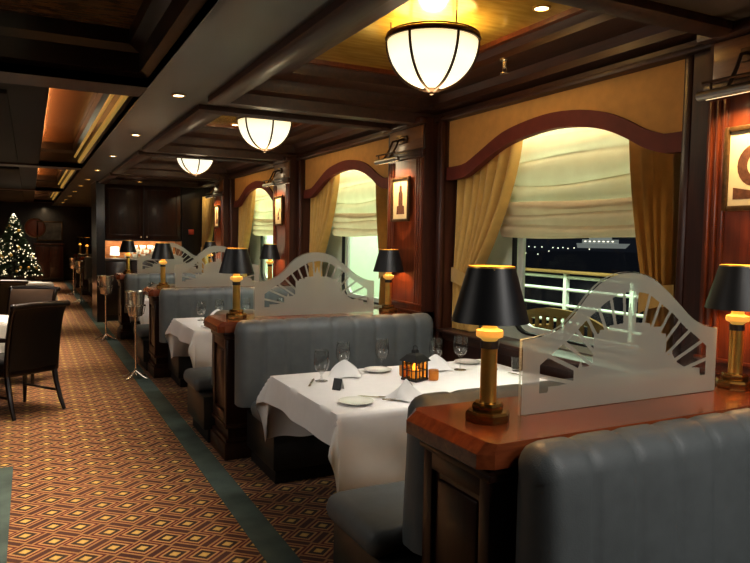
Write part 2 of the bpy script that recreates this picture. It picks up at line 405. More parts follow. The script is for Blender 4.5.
def rrect(y0, y1, z0, z1, r, n=6):
    P = []
    for cy, cz, a in ((y1-r,z1-r,0), (y0+r,z1-r,90), (y0+r,z0+r,180), (y1-r,z0+r,270)):
        for i in range(n+1):
            t = math.radians(a+90*i/n); P.append((cy+r*math.cos(t), cz+r*math.sin(t)))
    return P
def ring_plate(m, outer, inner, x0, x1, mi=0):
    n = len(inner)
    rings = [[m.bm.verts.new((x,*p)) for p in poly] for x, poly in ((x0,outer),(x0,inner),(x1,inner),(x1,outer))]
    for a in range(4):
        p, q = rings[a], rings[(a+1)%4]
        for i in range(n): m.bm.faces.new((p[i], p[(i+1)%n], q[(i+1)%n], q[i])).material_index = mi
PLACE = ['nearest', 'second', 'third', 'fourth']
for k in range(0, 4):
    oy = B*k; c = Y0+oy+1.52
    ya, yb = Y0+oy+PH, Y0+oy+B-PH
    w = bpy.data.objects.new('window_%d' % (k+1), None); COL.objects.link(w); w.location = (3.15, c, .88); struct(w)
    inner = rrect(-.66, .65, .03, 1.42, .17); outer = []
    for (a, b_) in inner:
        ca, cb = a/.66, (b_-.725)/.7; s_ = 1/max(abs(ca), abs(cb)); outer.append((max(ya-c, min(yb-c, ca*s_*1.3)), max(-.03, min(1.6, .725+cb*s_*.9))))
    m = MB(); ring_plate(m, outer, inner, 0, .05); m.build('window_surround', M['paint'], w)
    m = MB(); ring_plate(m, rrect(-.665,.655,.025,1.425,.175), rrect(-.61,.60,.075,1.37,.14), .045, .075); m.build('window_frame', M['white'], w)
    m = MB(); ring_plate(m, rrect(-.668,.658,.022,1.428,.178), rrect(-.652,.642,.038,1.412,.165), -.004, .03); m.build('gasket', M['blackm'], w)
    m = MB(); m.prism(rrect(-.635,.625,.05,1.40,.15), 'x', .060, .064); m.build('pane', M['pane'], w)

# ------------------------------------------------------------------ pelmet, blind, curtains of each bay
ARC_T = [(.52,2.106),(.60,2.106),(.65,2.112),(.76,2.150),(.88,2.214),(1.03,2.276),(1.225,2.322),(1.465,2.343),(1.70,2.329),(1.954,2.287),(2.19,2.196),(2.38,2.122),(2.52,2.110),(2.625,2.110)]
def smooth_poly(P, n=3):
    out = []
    for i in range(len(P)-1):
        p0 = P[max(i-1,0)]; p1 = P[i]; p2 = P[i+1]; p3 = P[min(i+2,len(P)-1)]
        for j in range(n):
            t = j/n
            out.append(tuple(.5*((2*p1[a])+(-p0[a]+p2[a])*t+(2*p0[a]-5*p1[a]+4*p2[a]-p3[a])*t*t+(-p0[a]+3*p1[a]-3*p2[a]+p3[a])*t**3) for a in range(2)))
    return out+[P[-1]]
def strip(m, top, bot, x0, x1, mi=0):
    n = len(top)
    V = [[m.bm.verts.new((x, *p)) for p in line] for x, line in ((x0,bot),(x0,top),(x1,top),(x1,bot))]
    for a in range(4):
        p, q = V[a], V[(a+1)%4]
        for i in range(n-1): m.bm.faces.new((p[i], p[i+1], q[i+1], q[i])).material_index = mi
    for i in (0, n-1): m.bm.faces.new([V[a][i] for a in range(4)]).material_index = mi
def make_pelmet(k):
    c = Y0+B*k+B/2
    t = thing('pelmet', 'tan upholstered pelmet with red arched edge over the %s window' % PLACE[k], 'pelmet', (2.87, c, 2.1), group='window pelmets')
    arc = [(y-B/2, z-2.1) for y, z in smooth_poly(ARC_T)]
    m = MB(); strip(m, [(y, 2.475-2.1) for y, z in arc], arc, 0, .03); m.build('panel', M['tan'], t)
    m = MB(); strip(m, [(y, z+.012) for y, z in arc], [(y, z-.085) for y, z in arc], -.018, .034); m.build('arched_trim', M['trim_red'], t)
    return t
def make_blind(k):
    c = Y0+B*k+B/2
    t = thing('roman_blind', 'cream roman blind drawn half down in the %s window' % PLACE[k], 'blind', (3.06, c, 1.6), group='roman blinds')
    rr = random.Random(11)
    ph = [rr.uniform(0, 6) for _ in range(6)]
    def fn(u, v):
        y = -.78+1.42*u; z = .22+.60*v
        fold = abs(math.sin(PI*(v*4)))**.6
        x = -.030*fold + .006*math.sin(7*u+ph[0]) 
        z += -.012*math.sin(PI*u)*(1+math.sin(v*9)) + .012*math.sin(5*u+v*17+ph[1])
        return (x, y, z)
    m = MB(); m.grid(40, 50, fn); m.build('fabric', M['blind'], t, recalc=False)
    def fn2(u, v):
        y = -.78+1.42*u; z = .0+.24*v
        x = -.024 - .022*abs(math.sin(PI*v*3.0))**.7 + .004*math.sin(9*u)
        z += .006*math.sin(6*u+v*9) - .01*math.sin(PI*u)
        return (x, y, z)
    m = MB(); m.grid(40, 30, fn2); m.build('gathered_hem', M['blind_hem'], t, recalc=False)
    return t
def make_curtain(label, far, k):
    """far: hangs at the far (high y) jamb; tied back toward its jamb"""
    c = Y0+B*k
    jam = (2.61 if far else .575)
    t = thing('curtain', label, 'curtain', (2.965, c+jam, .89), group='gold curtains')
    s = -1 if far else 1
    wt, wm = (.72, .215) if far else (.38, .19)
    nf = 7 if far else 5
    def width(z):                           # z above the sill
        tie = .36
        if z >= tie:
            q = (z-tie)/(1.45-tie); return wm+(wt-wm)*(1-(1-min(1,q))**1.7)
        return wm+.05*(1-z/tie)
    def fn(u, v):
        z = 1.42*v; w = width(z)
        amp = (.032 if far else .042) + .02*(1-w/wt)
        uu = u + .02*math.sin(3*v+u*9)
        y = s*w*u; x = amp*math.cos(2*PI*nf*uu) + .006*math.sin(11*u+4*v) - .012
        y += .008*math.sin(2*PI*nf*uu)
        return (x, y, z)
    m = MB(); m.grid(nf*14+1, 34, fn); o = m.build('cloth', M['curtain'], t, recalc=False, angle=80)
    m = MB()
    def band(u, v):
        y = s*(wm+.03)*u; x = -.062 - .012*math.sin(PI*u); z = .30 + .11*v + .06*(1-u) + .012*math.sin(PI*u)
        return (x, y, z)
    m.grid(12, 4, band); 
    m.grid(2, 4, lambda u, v: (-.062+.06*u, -s*.0, .36+.11*v))
    m.build('tieback', M['curtain'], t, recalc=False)
    return t
for k in range(3):
    make_pelmet(k); make_blind(k)
    lamp('AREA', 'recess_light', (3.115, Y0+B*k+1.55, 2.38), 4.2, (.90,1.,.76), size=(.03, 1.5), aim=(.05,0,-1))
    make_curtain('gold curtain tied back at the far side of the %s window' % PLACE[k], True, k)
    make_curtain('narrow gold curtain at the near side of the %s window' % PLACE[k], False, k)
    lamp('AREA', 'pelmet_light', (2.945, Y0+B*k+B/2+.05, 2.42), 7.4, (1.,.93,.66), size=(.08, 1.98), aim=(.12,0,-1))
cc = make_curtain('gold curtain hanging at the far end of the window wall', True, 3); cc.location.y = ROW[3]+2.10; cc.scale.y = 1.35
lamp('AREA', 'curtain_fill', (2.7, 12.6, 2.42), 3., (1.,.85,.5), size=(.3,.5), aim=(.3,-.1,-1))  # added fill to brighten the last curtain, no fixture here

# ------------------------------------------------------------------ booths
XA, XW = 1.18, 2.72
def make_divider():
    t = thing('booth_divider', '', 'divider')
    m = MB(); m.box(1.225, XW-.005, -.19, .19, .10, .925); m.build('body', M['wood_booth'], t)
    m = MB(); m.box(1.195, XW-.005, -.212, .212, 0, .12, .008); m.box(1.205, XW-.005, -.205, .205, .12, .15, .01); m.box(1.20, XW-.005, -.208, .208, .22, .25, .01); m.build('plinth', M['wood_booth'], t)
    m = MB(); a = -.19
    m.box(1.208, 1.23, -.19, -.135, .25, .86, .004); m.box(1.208, 1.23, .135, .19, .25, .86, .004); m.box(1.208, 1.23, -.14, .14, .79, .86, .004); m.box(1.208, 1.23, -.14, .14, .25, .33, .004)
    m.box(1.215, 1.235, -.115, .115, .355, .765, .012, 2)
    m.build('end_panel', M['wood_booth'], t)
    m = MB(); m.box(1.185, XW-.005, -.215, .215, .875, .905, .012); m.box(1.195, XW-.005, -.205, .205, .85, .88, .01); m.build('moulding', M['wood_booth'], t)
    # thick top with cut corners, its aisle edge sloping outward
    ch = .045
    top = [(XA+ch*.4,-.232),(XA,-.20),(XA,.20),(XA+ch*.4,.232),(XW-.005,.232),(XW-.005,-.232)]
    low = [(XA-.035+ch,-.234),(XA-.035,-.205),(XA-.035,.205),(XA-.035+ch,.234),(XW-.005,.234),(XW-.005,-.234)]
    m = MB(); n = len(top)
    rings = [[m.bm.verts.new((x,y,z)) for x, y in poly] for poly, z in ((low,.905),(low,.948),(top,.98))]
    m.bm.faces.new(rings[0][::-1]); m.bm.faces.new(rings[2])
    for p, q in zip(rings, rings[1:]):
        for i in range(n): m.bm.faces.new((p[i],p[(i+1)%n],q[(i+1)%n],q[i]))
    m.build('top', M['wood_top'], t, angle=20)
    return t
def make_banquette():
    """local: divider side at y=0, sitter faces -y; x from 1.25 to 2.85"""
    t = thing('banquette', '', 'banquette')
    x0, x1 = 1.24, 2.79
    nch = 9; pw = (x1-x0)/nch
    prof = [(-.20,.42),(-.195,.55),(-.185,.70),(-.178,.83),(-.175,.915),(-.163,.955),(-.135,.985),(-.10,1.0),(-.06,.998),(-.028,.98),(-.008,.945),(-.003,.90),(-.003,.42)]
    cen = (-.095, .80)
    xs = []
    sub = 10
    for i in range(nch):
        for j in range(sub): xs.append((x0+pw*(i+j/sub), j/sub))
    xs.append((x1, 0.))
    m = MB(); rows = []
    for x, t_ in xs:
        bulge = .012*(max(0., 1-abs(2*t_-1)**7)-1)
        d = min(x-x0, x1-x)
        endr = .06
        sh = 0 if d > endr else endr*(1-math.sqrt(max(0, 1-(1-d/endr)**2)))
        row = []
        for i, (y, z) in enumerate(prof):
            ny, nz = y-cen[0], max(0, z-cen[1]-.1)*2.5; l = math.hypot(ny, nz) or 1
            k = (bulge if 0 < i < 10 else 0)
            zz = z + nz/l*(k-sh*.9)
            yy = y + ny/l*(k-sh)
            row.append(m.bm.verts.new((x, yy, zz)))
        rows.append(row)
    for p, q in zip(rows, rows[1:]):
        for i in range(len(prof)-1): m.bm.faces.new((p[i],q[i],q[i+1],p[i+1]))
        m.bm.faces.new((p[-1],q[-1],q[0],p[0]))
    m.bm.faces.new(rows[0]); m.bm.faces.new(rows[-1][::-1])
    m.build('backrest', M['leather'], t, angle=60)
    m = MB(); m.box(1.31, x1, -.64, -.165, .35, .475, .055, 4); m.build('seat', M['leather'], t, angle=60)
    m = MB(); m.box(1.34, x1, -.60, -.01, .10, .36, .012); m.build('base', M['leather_dark'], t)
    m = MB(); m.box(1.37, x1, -.55, -.02, 0, .11, .006); m.build('plinth', M['plinth'], t)
    return t
# ---- table lamp
def make_lamp():
    t = thing('table_lamp', '', 'lamp')
    m = MB()
    m.lathe([(0,0),(.072,0),(.074,.006),(.074,.026),(.068,.034),(.05,.036),(.052,.040),(.052,.052),(.046,.06),(.026,.062),(0,.062)], seg=8, a0=PI/8)
    m.build('base', M['brass_dark'], t, angle=25)
    m = MB(); m.lathe([(0,.06),(.027,.06),(.0265,.24),(0,.24)], seg=20); m.build('column', M['goldlit'], t)
    m = MB(); m.lathe([(0,.238),(.029,.238),(.029,.262),(0,.262)], seg=20); m.build('collar', M['blackm'], t)
    m = MB(); m.lathe([(0,.262),(.022,.262),(.030,.270),(.043,.276),(.045,.284),(.043,.297),(.030,.301),(.024,.306),(.023,.345),(0,.345)], seg=24); m.build('socket_cup', M['glow'], t)
    m = MB()
    m.lathe([(.126,.326),(.0765,.503),(.075,.503),(.1245,.326)], seg=40, closed=True, mi=[0,0,1,0])
    m.lathe([(.0775,.499),(.0765,.506),(.074,.506),(.075,.499)], seg=40, closed=True, mi=2)
    for a in range(3):
        an = a*2*PI/3; m.tube([(0,0,.47),(.078*math.cos(an),.078*math.sin(an),.497)], .0025, 5, mi=2)
    m.build('lamp_shade', [M['black'], M['shade_in'], M['brass']], t, angle=50)
    m = MB(); m.tube([(0,0,.34),(0,0,.475)], .003, 6); m.ball((0,0,.48), .008); m.build('finial', M['brass'], t)
    lamp('POINT', 'bulb_light', (0,0,.405), 5.5, (1,.60,.26), rad=.02, parent=t)
    return t
# ---- etched glass screen
def make_screen():
    t = thing('glass_screen', '', 'glass screen')
    OUT = smooth_poly([(0,.258),(.08,.268),(.16,.292),(.228,.342),(.283,.400),(.34,.443),(.40,.470),(.46,.481),(.53,.479),(.61,.457),(.68,.415),(.755,.36),(.83,.303),(.905,.270),(.987,.256)], 4)
    INN = [(0.0,.10),(.078,.168),(.15,.216),(.21,.252),(.258,.293),(.315,.335),(.36,.366),(.43,.401),(.505,.412),(.59,.399),(.665,.356),(.726,.319),(.80,.262),(.87,.222),(.93,.182),(.987,.10)]
    SIL = [(0,.07),(.115,.07),(.118,.09),(.23,.092),(.232,.147),(.252,.147),(.262,.172),(.272,.147),(.318,.150),(.322,.262),(.345,.262),(.35,.276),(.39,.276),(.395,.290),(.46,.294),(.475,.32),(.482,.32),(.495,.372),(.508,.32),(.516,.32),(.53,.294),(.60,.290),(.605,.274),(.66,.274),(.665,.248),(.69,.245),(.695,.165),(.712,.162),(.722,.185),(.732,.16),(.76,.13),(.80,.11),(.89,.10),(.893,.07),(.987,.07)]
    def ev(P, x):
        for (a, b), (c, d) in zip(P, P[1:]):
            if a <= x <= c: return b+(d-b)*(x-a)/max(1e-9, c-a)
        return P[-1][1]
    m = MB(); m.prism([(0,0)]+OUT+[(.987,0)], 'y', -.006, .006); m.build('pane', M['glass'], t)
    m = MB(); st = .003; nx = int(.981/st)
    cx, cz = .495, .03
    for i in range(nx):
        x = .003+st*i; xm = x+st/2; zt = ev(OUT, xm)-.003; inn = ev(INN, xm); sil = ev(SIL, xm)
        runs = []; on = None; z = .002
        while z < zt:
            zm = z+.001
            fr = zm > inn or xm < .078 or xm > .925 or zm < sil
            if not fr:
                an = math.atan2(zm-cz, xm-cx); rr = math.hypot(zm-cz, xm-cx)
                sp = math.radians(10.2); da = (an-PI/2)/sp + .5; da = abs(da-round(da))*sp*rr
                fr = da < .0072
            if fr and on is None: on = z
            if not fr and on is not None: runs.append((on, z)); on = None
            z += .002
        if on is not None: runs.append((on, zt))
        for a, b in runs:
            m.bm.faces.new([m.bm.verts.new(p) for p in ((x,-.0075,a),(x+st,-.0075,a),(x+st,-.0075,b),(x,-.0075,b))])
    m.build('etching', M['frost'], t, recalc=False)
    m = MB(); pts = [(0,-.001)]+OUT+[(.987,-.001)]
    for (a, b), (c, d) in zip(pts, pts[1:]):
        m.bm.faces.new([m.bm.verts.new(p) for p in ((a,-.0062,b+.0008),(c,-.0062,d+.0008),(c,.0062,d+.0008),(a,.0062,b+.0008))])
    m.build('polished_edge', M['edge'], t, recalc=False)
    return t

RW = ['nearest', 'second', 'third', 'fourth', 'fifth', 'last']
RY = ROW[:4] + [19.1, 21.8]
dv = make_divider(); bq = make_banquette(); tl = make_lamp(); gs = make_screen()
first = dict(d=True, b=True, l=True, g=True)
def put(key, root, loc, label, rz=0, group=None):
    if first[key]:
        first[key] = False; root.location = loc; root.rotation_euler.z = rz; root['label'] = label; root['group'] = group; return root
    return dup(root, loc, label, rz, group)
def turned(x0=0): return x0
FAR = {0: 'nearest divider', 1: 'second divider from the camera', 2: 'third divider from the camera', 3: 'fourth divider from the camera', 4: 'divider beyond the sideboard', 5: 'farthest divider at the aisle end'}
for k, y in enumerate(RY):
    if k < 4: lab = 'dark mahogany booth divider with red polished top, %s along the aisle' % RW[k]
    else: lab = ['dark divider end beyond the service cupboards', 'farthest dark divider end by the aisle'][k-4]
    put('d', dv, (0,y,0), lab, 0, 'booth dividers')
    put('l', tl, (1.334, y, .98), 'black shaded brass lamp on the aisle end of the %s' % FAR[k], 0, 'brass table lamps')
    if k < 4:
        put('l', tl, (2.583, y, .98), 'black shaded brass lamp on the wall end of the %s' % FAR[k], 0, 'brass table lamps')
        put('g', gs, (1.4644, y, .98), 'arched frosted glass screen standing on the %s' % FAR[k], 0, 'etched glass screens')
    nm = ['channelled grey banquette backing onto the nearest divider, seen at bottom right', 'grey banquette behind the nearest laid table facing the camera', 'grey banquette behind the second laid table facing the camera', 'grey banquette back of the fourth divider facing the camera', 'far grey banquette beyond the service cupboards', 'farthest grey banquette by the aisle end'][k]
    put('b', bq, (0, y-.235, 0), nm, 0, 'booth banquettes')
    if k < 3:                                               # the one on the far side faces away: mirror through a half turn
        nm = ['grey banquette facing away between nearest divider and nearest laid table', 'grey banquette facing away behind the top of the second divider', 'grey banquette facing away behind the third divider'][k]
        b2 = dup(bq, (0, y+.235, 0), nm, 0, 'booth banquettes')
        b2.scale = (1,-1,1)
        for ch in b2.children:
            if not ch.name.startswith('backrest'):                     # the seats facing away reach a little further out
                a_ = 1.13; ch.scale.x = a_; ch.location.x = 2.79*(1-a_)

# ---- wall pictures and their lights
def make_picture(k):
    t = thing('framed_picture', ['framed sepia print under the picture light at the right edge', 'framed sepia tower print on the pier of the second divider', 'framed print with dark stroke on the pier of the third divider', 'small lit framed print on the pier of the fourth divider'][k], 'picture', (2.706, ROW[k]+.03, 1.712), group='pier pictures')
    w, h = .145, .36
    m = MB(); f = .022
    for a in ((-w,-w+f,0,h),(w-f,w,0,h),(-w+f,w-f,0,f),(-w+f,w-f,h-f,h)): m.box(-.022, 0, a[0], a[1], a[2], a[3], .005)
    m.build('frame', M['frame'], t)
    m = MB(); m.box(-.008, -.002, -w+f, w-f, f, h-f); m.build('mount', M['paper'], t)
    m = MB(); x = -.0086
    def poly(P): m.bm.faces.new([m.bm.verts.new((x, -a, b)) for a, b in P])
    if k in (1, 3):
        poly([(-.065,.06),(.065,.06),(.06,.125),(.035,.13),(.034,.23),(.022,.245),(.02,.285),(.006,.295),(.003,.33),(-.003,.33),(-.006,.295),(-.02,.285),(-.022,.245),(-.034,.23),(-.035,.13),(-.06,.125)])
    elif k == 0:
        P = [(.0+.085*math.cos(t_), .19+.09*math.sin(t_)) for t_ in [math.radians(20+320*i/20) for i in range(21)]]
        Q = [(.005+.045*math.cos(t_), .19+.05*math.sin(t_)) for t_ in [math.radians(20+320*i/20) for i in range(21)]]
        for i in range(20): poly([P[i], P[i+1], Q[i+1], Q[i]])
        poly([(-.10,.05),(.10,.05),(.10,.10),(-.02,.085),(-.10,.10)])
    else:
        poly([(-.03,.12),(.0,.115),(.05,.20),(.035,.215)]); poly([(-.04,.07),(.02,.07),(.02,.105),(-.03,.11)])
    m.build('print', M['ink'], t, recalc=False)
    m = MB(); m.box(-.0215, -.0205, -w+f, w-f, f, h-f)
    m.bm.free()
    return t
def make_picture_light():
    t = thing('picture_light', '', 'picture light')
    m = MB(); m.tube([(-.14,-.18,0),(-.14,.18,0)], .020, 14); m.ball((-.14,-.182,0), .02, sc=(1,.4,1)); m.ball((-.14,.182,0), .02, sc=(1,.4,1)); m.build('tube_housing', M['steel'], t)
    m = MB(); m.box(-.128, -.119, -.16, .16, -.017, -.008); m.build('lit_slot', M['picbulb'], t)
    m = MB()
    for s in (-.05, .05):
        m.tube([(.004,s,.17),(-.03,s,.17),(-.06,s,.16),(-.085,s,.10),(-.12,s,.04),(-.14,s,.012)], .008, 8)
    m.tube([(-.15,-.16,.05),(-.15,.16,.05)], .006, 6)
    for s in (-.12, .12): m.tube([(-.145,s,.015),(-.15,s,.05)], .005, 6)
    m.build('arm', M['bronze'], t)
    m = MB(); m.tube([(.006,-.08,.17),(-.012,-.08,.17)], .018, 10); m.box(-.012,.004,-.09,.09,.14,.20,.005); m.build('wall_plate', M['bronze'], t)
    lamp('AREA', 'picture_lamp', (-.115, 0, -.026), 2.6, (1,.66,.30), size=(.02,.26), parent=t, aim=(.36,0,-1), spread=120)
    return t
pl = make_picture_light()
for k in range(4):
    make_picture(k)
    lab = 'steel tube picture light above the %s' % ['print at the right edge', 'tower print of the second divider', 'print of the third divider', 'small print of the fourth divider'][k]
    if k == 0: pl.location = (2.712, ROW[0]+.04, 2.2); pl['label'] = lab; pl['group'] = 'picture lights'
    else: dup(pl, (2.712, ROW[k]+.05, 2.2), lab, 0, 'picture lights')

# ------------------------------------------------------------------ tables, cloths and what lies on them
def cloth_mesh(Lx, Ly, ax0, ax1, by, seed, step=.03, hem=.0):
    rr = random.Random(seed); p = [rr.uniform(0, 6.3) for _ in range(8)]
    m = MB()
    nu = int((Lx+ax0+ax1)/step)+1; nv = int((Ly+2*by)/step)+1
    def fn(u, v):
        x = -ax0+(Lx+ax0+ax1)*u; y = -by+(Ly+2*by)*v
        cx = min(max(x,0),Lx); cy = min(max(y,0),Ly); du, dv_ = abs(x-cx), abs(y-cy)
        r = math.hypot(du, dv_)
        if r < 1e-6: return (x, y, .0015*math.sin(9*x+p[0])*math.sin(8*y+p[1]))
        sx = 1 if x > Lx else -1; sy = 1 if y > Ly else -1
        ph = math.atan2(dv_, du); s2 = math.sin(2*ph)
        fl = .09 + .42*s2**2 + .07*math.sin(9*x+11*y+p[2])*min(1, r/.1)*(1-s2)
        rc = min(r, .17)+.10*max(0,r-.17); ho = rc*math.sin(fl)*(1-.55*s2*max(0,(r-.2))/.2) + .004*min(1,r/.03); dr = r-rc*(1-math.cos(fl))
        ho += .018*math.sin(14*(cx+cy)+p[3])*min(1, r/.25)*(1-s2)
        return (cx+math.cos(ph)*sx*ho, cy+math.sin(ph)*sy*ho, -dr+.004*math.sin(31*x+p[4])*min(1,r/.1))
    m.grid(nu, nv, fn)
    return m
TX0, TX1 = 1.26, 2.77
def make_table():
    t = thing('dining_table', '', 'table')
    m = MB(); m.box(TX0, TX1, 1.03, 2.01, .72, .748, .004); m.build('tabletop', M['wood_black'], t)
    for x in (1.75, 2.40):
        m = MB(); m.lathe([(0,.04),(.05,.04),(.04,.1),(.035,.6),(.06,.70),(.06,.72),(0,.72)], (x,1.52,0), 16); m.build('pedestal', M['wood_black'], t)
        m = MB(); m.box(x-.05, x+.05, 1.27, 1.77, 0, .04, .012); m.box(x-.20, x+.20, 1.47, 1.57, 0, .038, .012); m.build('foot', M['wood_black'], t)
    return t
tb = make_table()
for k in range(3):
    lab = 'dark pedestal table under the white cloth in the %s booth' % ['nearest full', 'second', 'third'][k]
    if k == 0: tb.location = (0, ROW[0], 0); tb['label'] = lab; tb['group'] = 'booth tables'
    else: dup(tb, (0, ROW[k], 0), lab, 0, 'booth tables')
    o = cloth_mesh(TX1-TX0+.004, .99, .155, .015, .39, 5+k, .022).build('tablecloth', M['cloth'], None, 75, (TX0-.006, ROW[k]+1.025, .7525))
    tag(o, 'white tablecloth with hanging corners on the %s booth table' % ['nearest', 'second', 'third'][k], 'tablecloth', 'white booth tablecloths')
ZT = .7545
def lathe_obj(name, prof, mat, seg=24, closed=False):
    return MB().lathe(prof, seg=seg, closed=closed).build(name, mat)
def make_goblet():
    return lathe_obj('water_goblet', [(0,0),(.036,0),(.036,.003),(.010,.009),(.006,.018),(.006,.040),(.014,.050),(.032,.064),(.042,.088),(.0455,.112),(.042,.150),(.037,.180),(.0362,.180),(.041,.150),(.0445,.112),(.041,.089),(.031,.066),(0,.055)], M['goblet'], 28)
def make_wine():
    return lathe_obj('wine_glass', [(0,0),(.038,0),(.038,.003),(.007,.008),(.0045,.02),(.0045,.078),(.014,.088),(.034,.106),(.0455,.135),(.046,.16),(.040,.212),(.0392,.212),(.045,.16),(.0445,.135),(.033,.107),(0,.092)], M['goblet'], 28)
def make_tumbler():
    return lathe_obj('tumbler', [(0,0),(.03,0),(.033,.01),(.038,.09),(.0365,.09),(.0315,.014),(0,.012)], M['goblet'], 24)
def make_plate():
    return lathe_obj('side_plate', [(0,.003),(.05,.003),(.055,0),(.06,.003),(.085,.012),(.088,.0145),(.085,.0155),(.06,.0075),(0,.0065)], M['china'], 40)
def make_napkin():
    """a square folded into a standing tent with a soft tail"""
    m = MB()
    m.grid(14, 10, lambda u, v: (-.095+.19*u, -.075*v - .006*math.sin(6*u)*v, .098*(1-v)**1.15*(1-abs(2*u-1))**.62+.003+.004*math.sin(7*u+3*v)))
    m.grid(14, 10, lambda u, v: (-.095+.19*u, .085*v + .006*math.sin(5*u)*v, .098*(1-v)**1.2*(1-abs(2*u-1))**.62+.003+.003*math.sin(9*u)))
    m.grid(8, 8, lambda u, v: (.0+.11*u, -.03+.08*v, .004+.02*(1-u)*math.sin(PI*v)))
    return m.build('folded_napkin', M['napkin'], None, 50, recalc=False)
def make_knife():
    t = thing('table_knife', '', 'knife')
    m = MB(); m.box(-.006,.006,-.10,0,.002,.008,.002); m.build('handle', M['silver'], t)
    m = MB(); m.prism([(-.007,0),(.006,0),(.006,.09),(.0,.11),(-.007,.08)], 'z', .003, .0045); m.build('blade', M['silver'], t)
    return t
def make_fork():
    t = thing('table_fork', '', 'fork')
    m = MB(); m.tube([(0,-.10,.004),(0,-.03,.006),(0,.03,.008)], [.006,.0035,.004], 8, flat=.5); m.build('handle', M['silver'], t)
    m = MB(); m.box(-.011,.011,.03,.05,.006,.0085,.001)
    for i in range(4): m.box(-.011+.0063*i, -.008+.0063*i, .05, .09, .006, .008)
    m.build('tines', M['silver'], t)
    return t
def make_lantern():
    t = thing('candle_lantern', '', 'lantern')
    m = MB(); s = .058
    m.box(-s,s,-s,s,0,.012,.003); m.box(-s*.9,s*.9,-s*.9,s*.9,.108,.116,.002)
    for a in (-1,1):
        for b_ in (-1,1): m.box(a*.05-.004,a*.05+.004,b_*.05-.004,b_*.05+.004,.012,.11)
    for a in (-1,1):
        for q in (-.017,.017):
            m.box(a*.05-.002,a*.05+.002,q-.002,q+.002,.012,.11); m.box(q-.002,q+.002,a*.05-.002,a*.05+.002,.012,.11)
        m.box(a*.05-.002,a*.05+.002,-.05,.05,.058,.062); m.box(-.05,.05,a*.05-.002,a*.05+.002,.058,.062)
    m.build('cage', M['blackm'], t)
    m = MB(); m.lathe([(.092,.112),(.088,.118),(.05,.148),(.022,.158),(.022,.172),(.014,.178),(0,.180)], seg=4, a0=PI/4); m.lathe([(.092,.112),(0,.114)], seg=4, a0=PI/4); m.tube([(.0,-.014,.178),(0,-.016,.192),(0,0,.20),(0,.016,.192),(0,.014,.178)], .002, 6); m.build('roof', M['blackm'], t, angle=20)
    m = MB(); m.lathe([(0,.012),(.026,.012),(.026,.06),(0,.06)], seg=16); m.build('candle', M['glow'], t)
    m = MB(); m.lathe([(0,.05),(.013,.06),(.016,.074),(.008,.094),(0,.105)], seg=10); m.build('flame', M['flame'], t)
    m = MB()
    for a in (-1,1): m.box(a*.047-.0008,a*.047+.0008,-.048,.048,.012,.108); m.box(-.048,.048,a*.047-.0008,a*.047+.0008,.012,.108)
    m.build('amber_glass', M['lglass'], t)
    lamp('POINT', 'candle_light', (0,0,.085), .5, (1,.5,.12), rad=.012, parent=t)
    return t
def make_votive():
    t = thing('votive_holder', '', 'candle holder')
    m = MB(); m.lathe([(0,0),(.026,0),(.03,.01),(.03,.06),(.0285,.06),(.0285,.012),(0,.01)], seg=20); m.build('cup', M['amber'], t)
    m = MB(); m.lathe([(0,.012),(.02,.012),(.02,.03),(0,.03)], seg=14); m.build('candle', M['glow'], t)
    return t
def make_card():
    t = thing('table_card', '', 'card')
    m = MB(); m.prism([(-.028,0),(-.020,0),(.002,.058),(-.006,.060)], 'x', -.024, .024); m.build('front', M['blackm'], t)
    m = MB(); m.prism([(.028,0),(.022,0),(-.002,.056),(.003,.058)], 'x', -.024, .024); m.build('back', M['china'], t)
    return t
P = dict(goblet=make_goblet(), wine=make_wine(), tumbler=make_tumbler(), plate=make_plate(), napkin=make_napkin(), knife=make_knife(), fork=make_fork(), lantern=make_lantern(), votive=make_votive(), card=make_card())
CAT = dict(goblet='glass', wine='glass', tumbler='glass', plate='plate', napkin='napkin', knife='knife', fork='fork', lantern='lantern', votive='candle holder', card='card')
GRP = dict(goblet='water goblets', wine='wine glasses', tumbler='tumblers', plate='side plates', napkin='folded napkins', knife='table knives', fork='table forks', lantern='candle lanterns', votive='votive holders', card='table cards')
used = set()
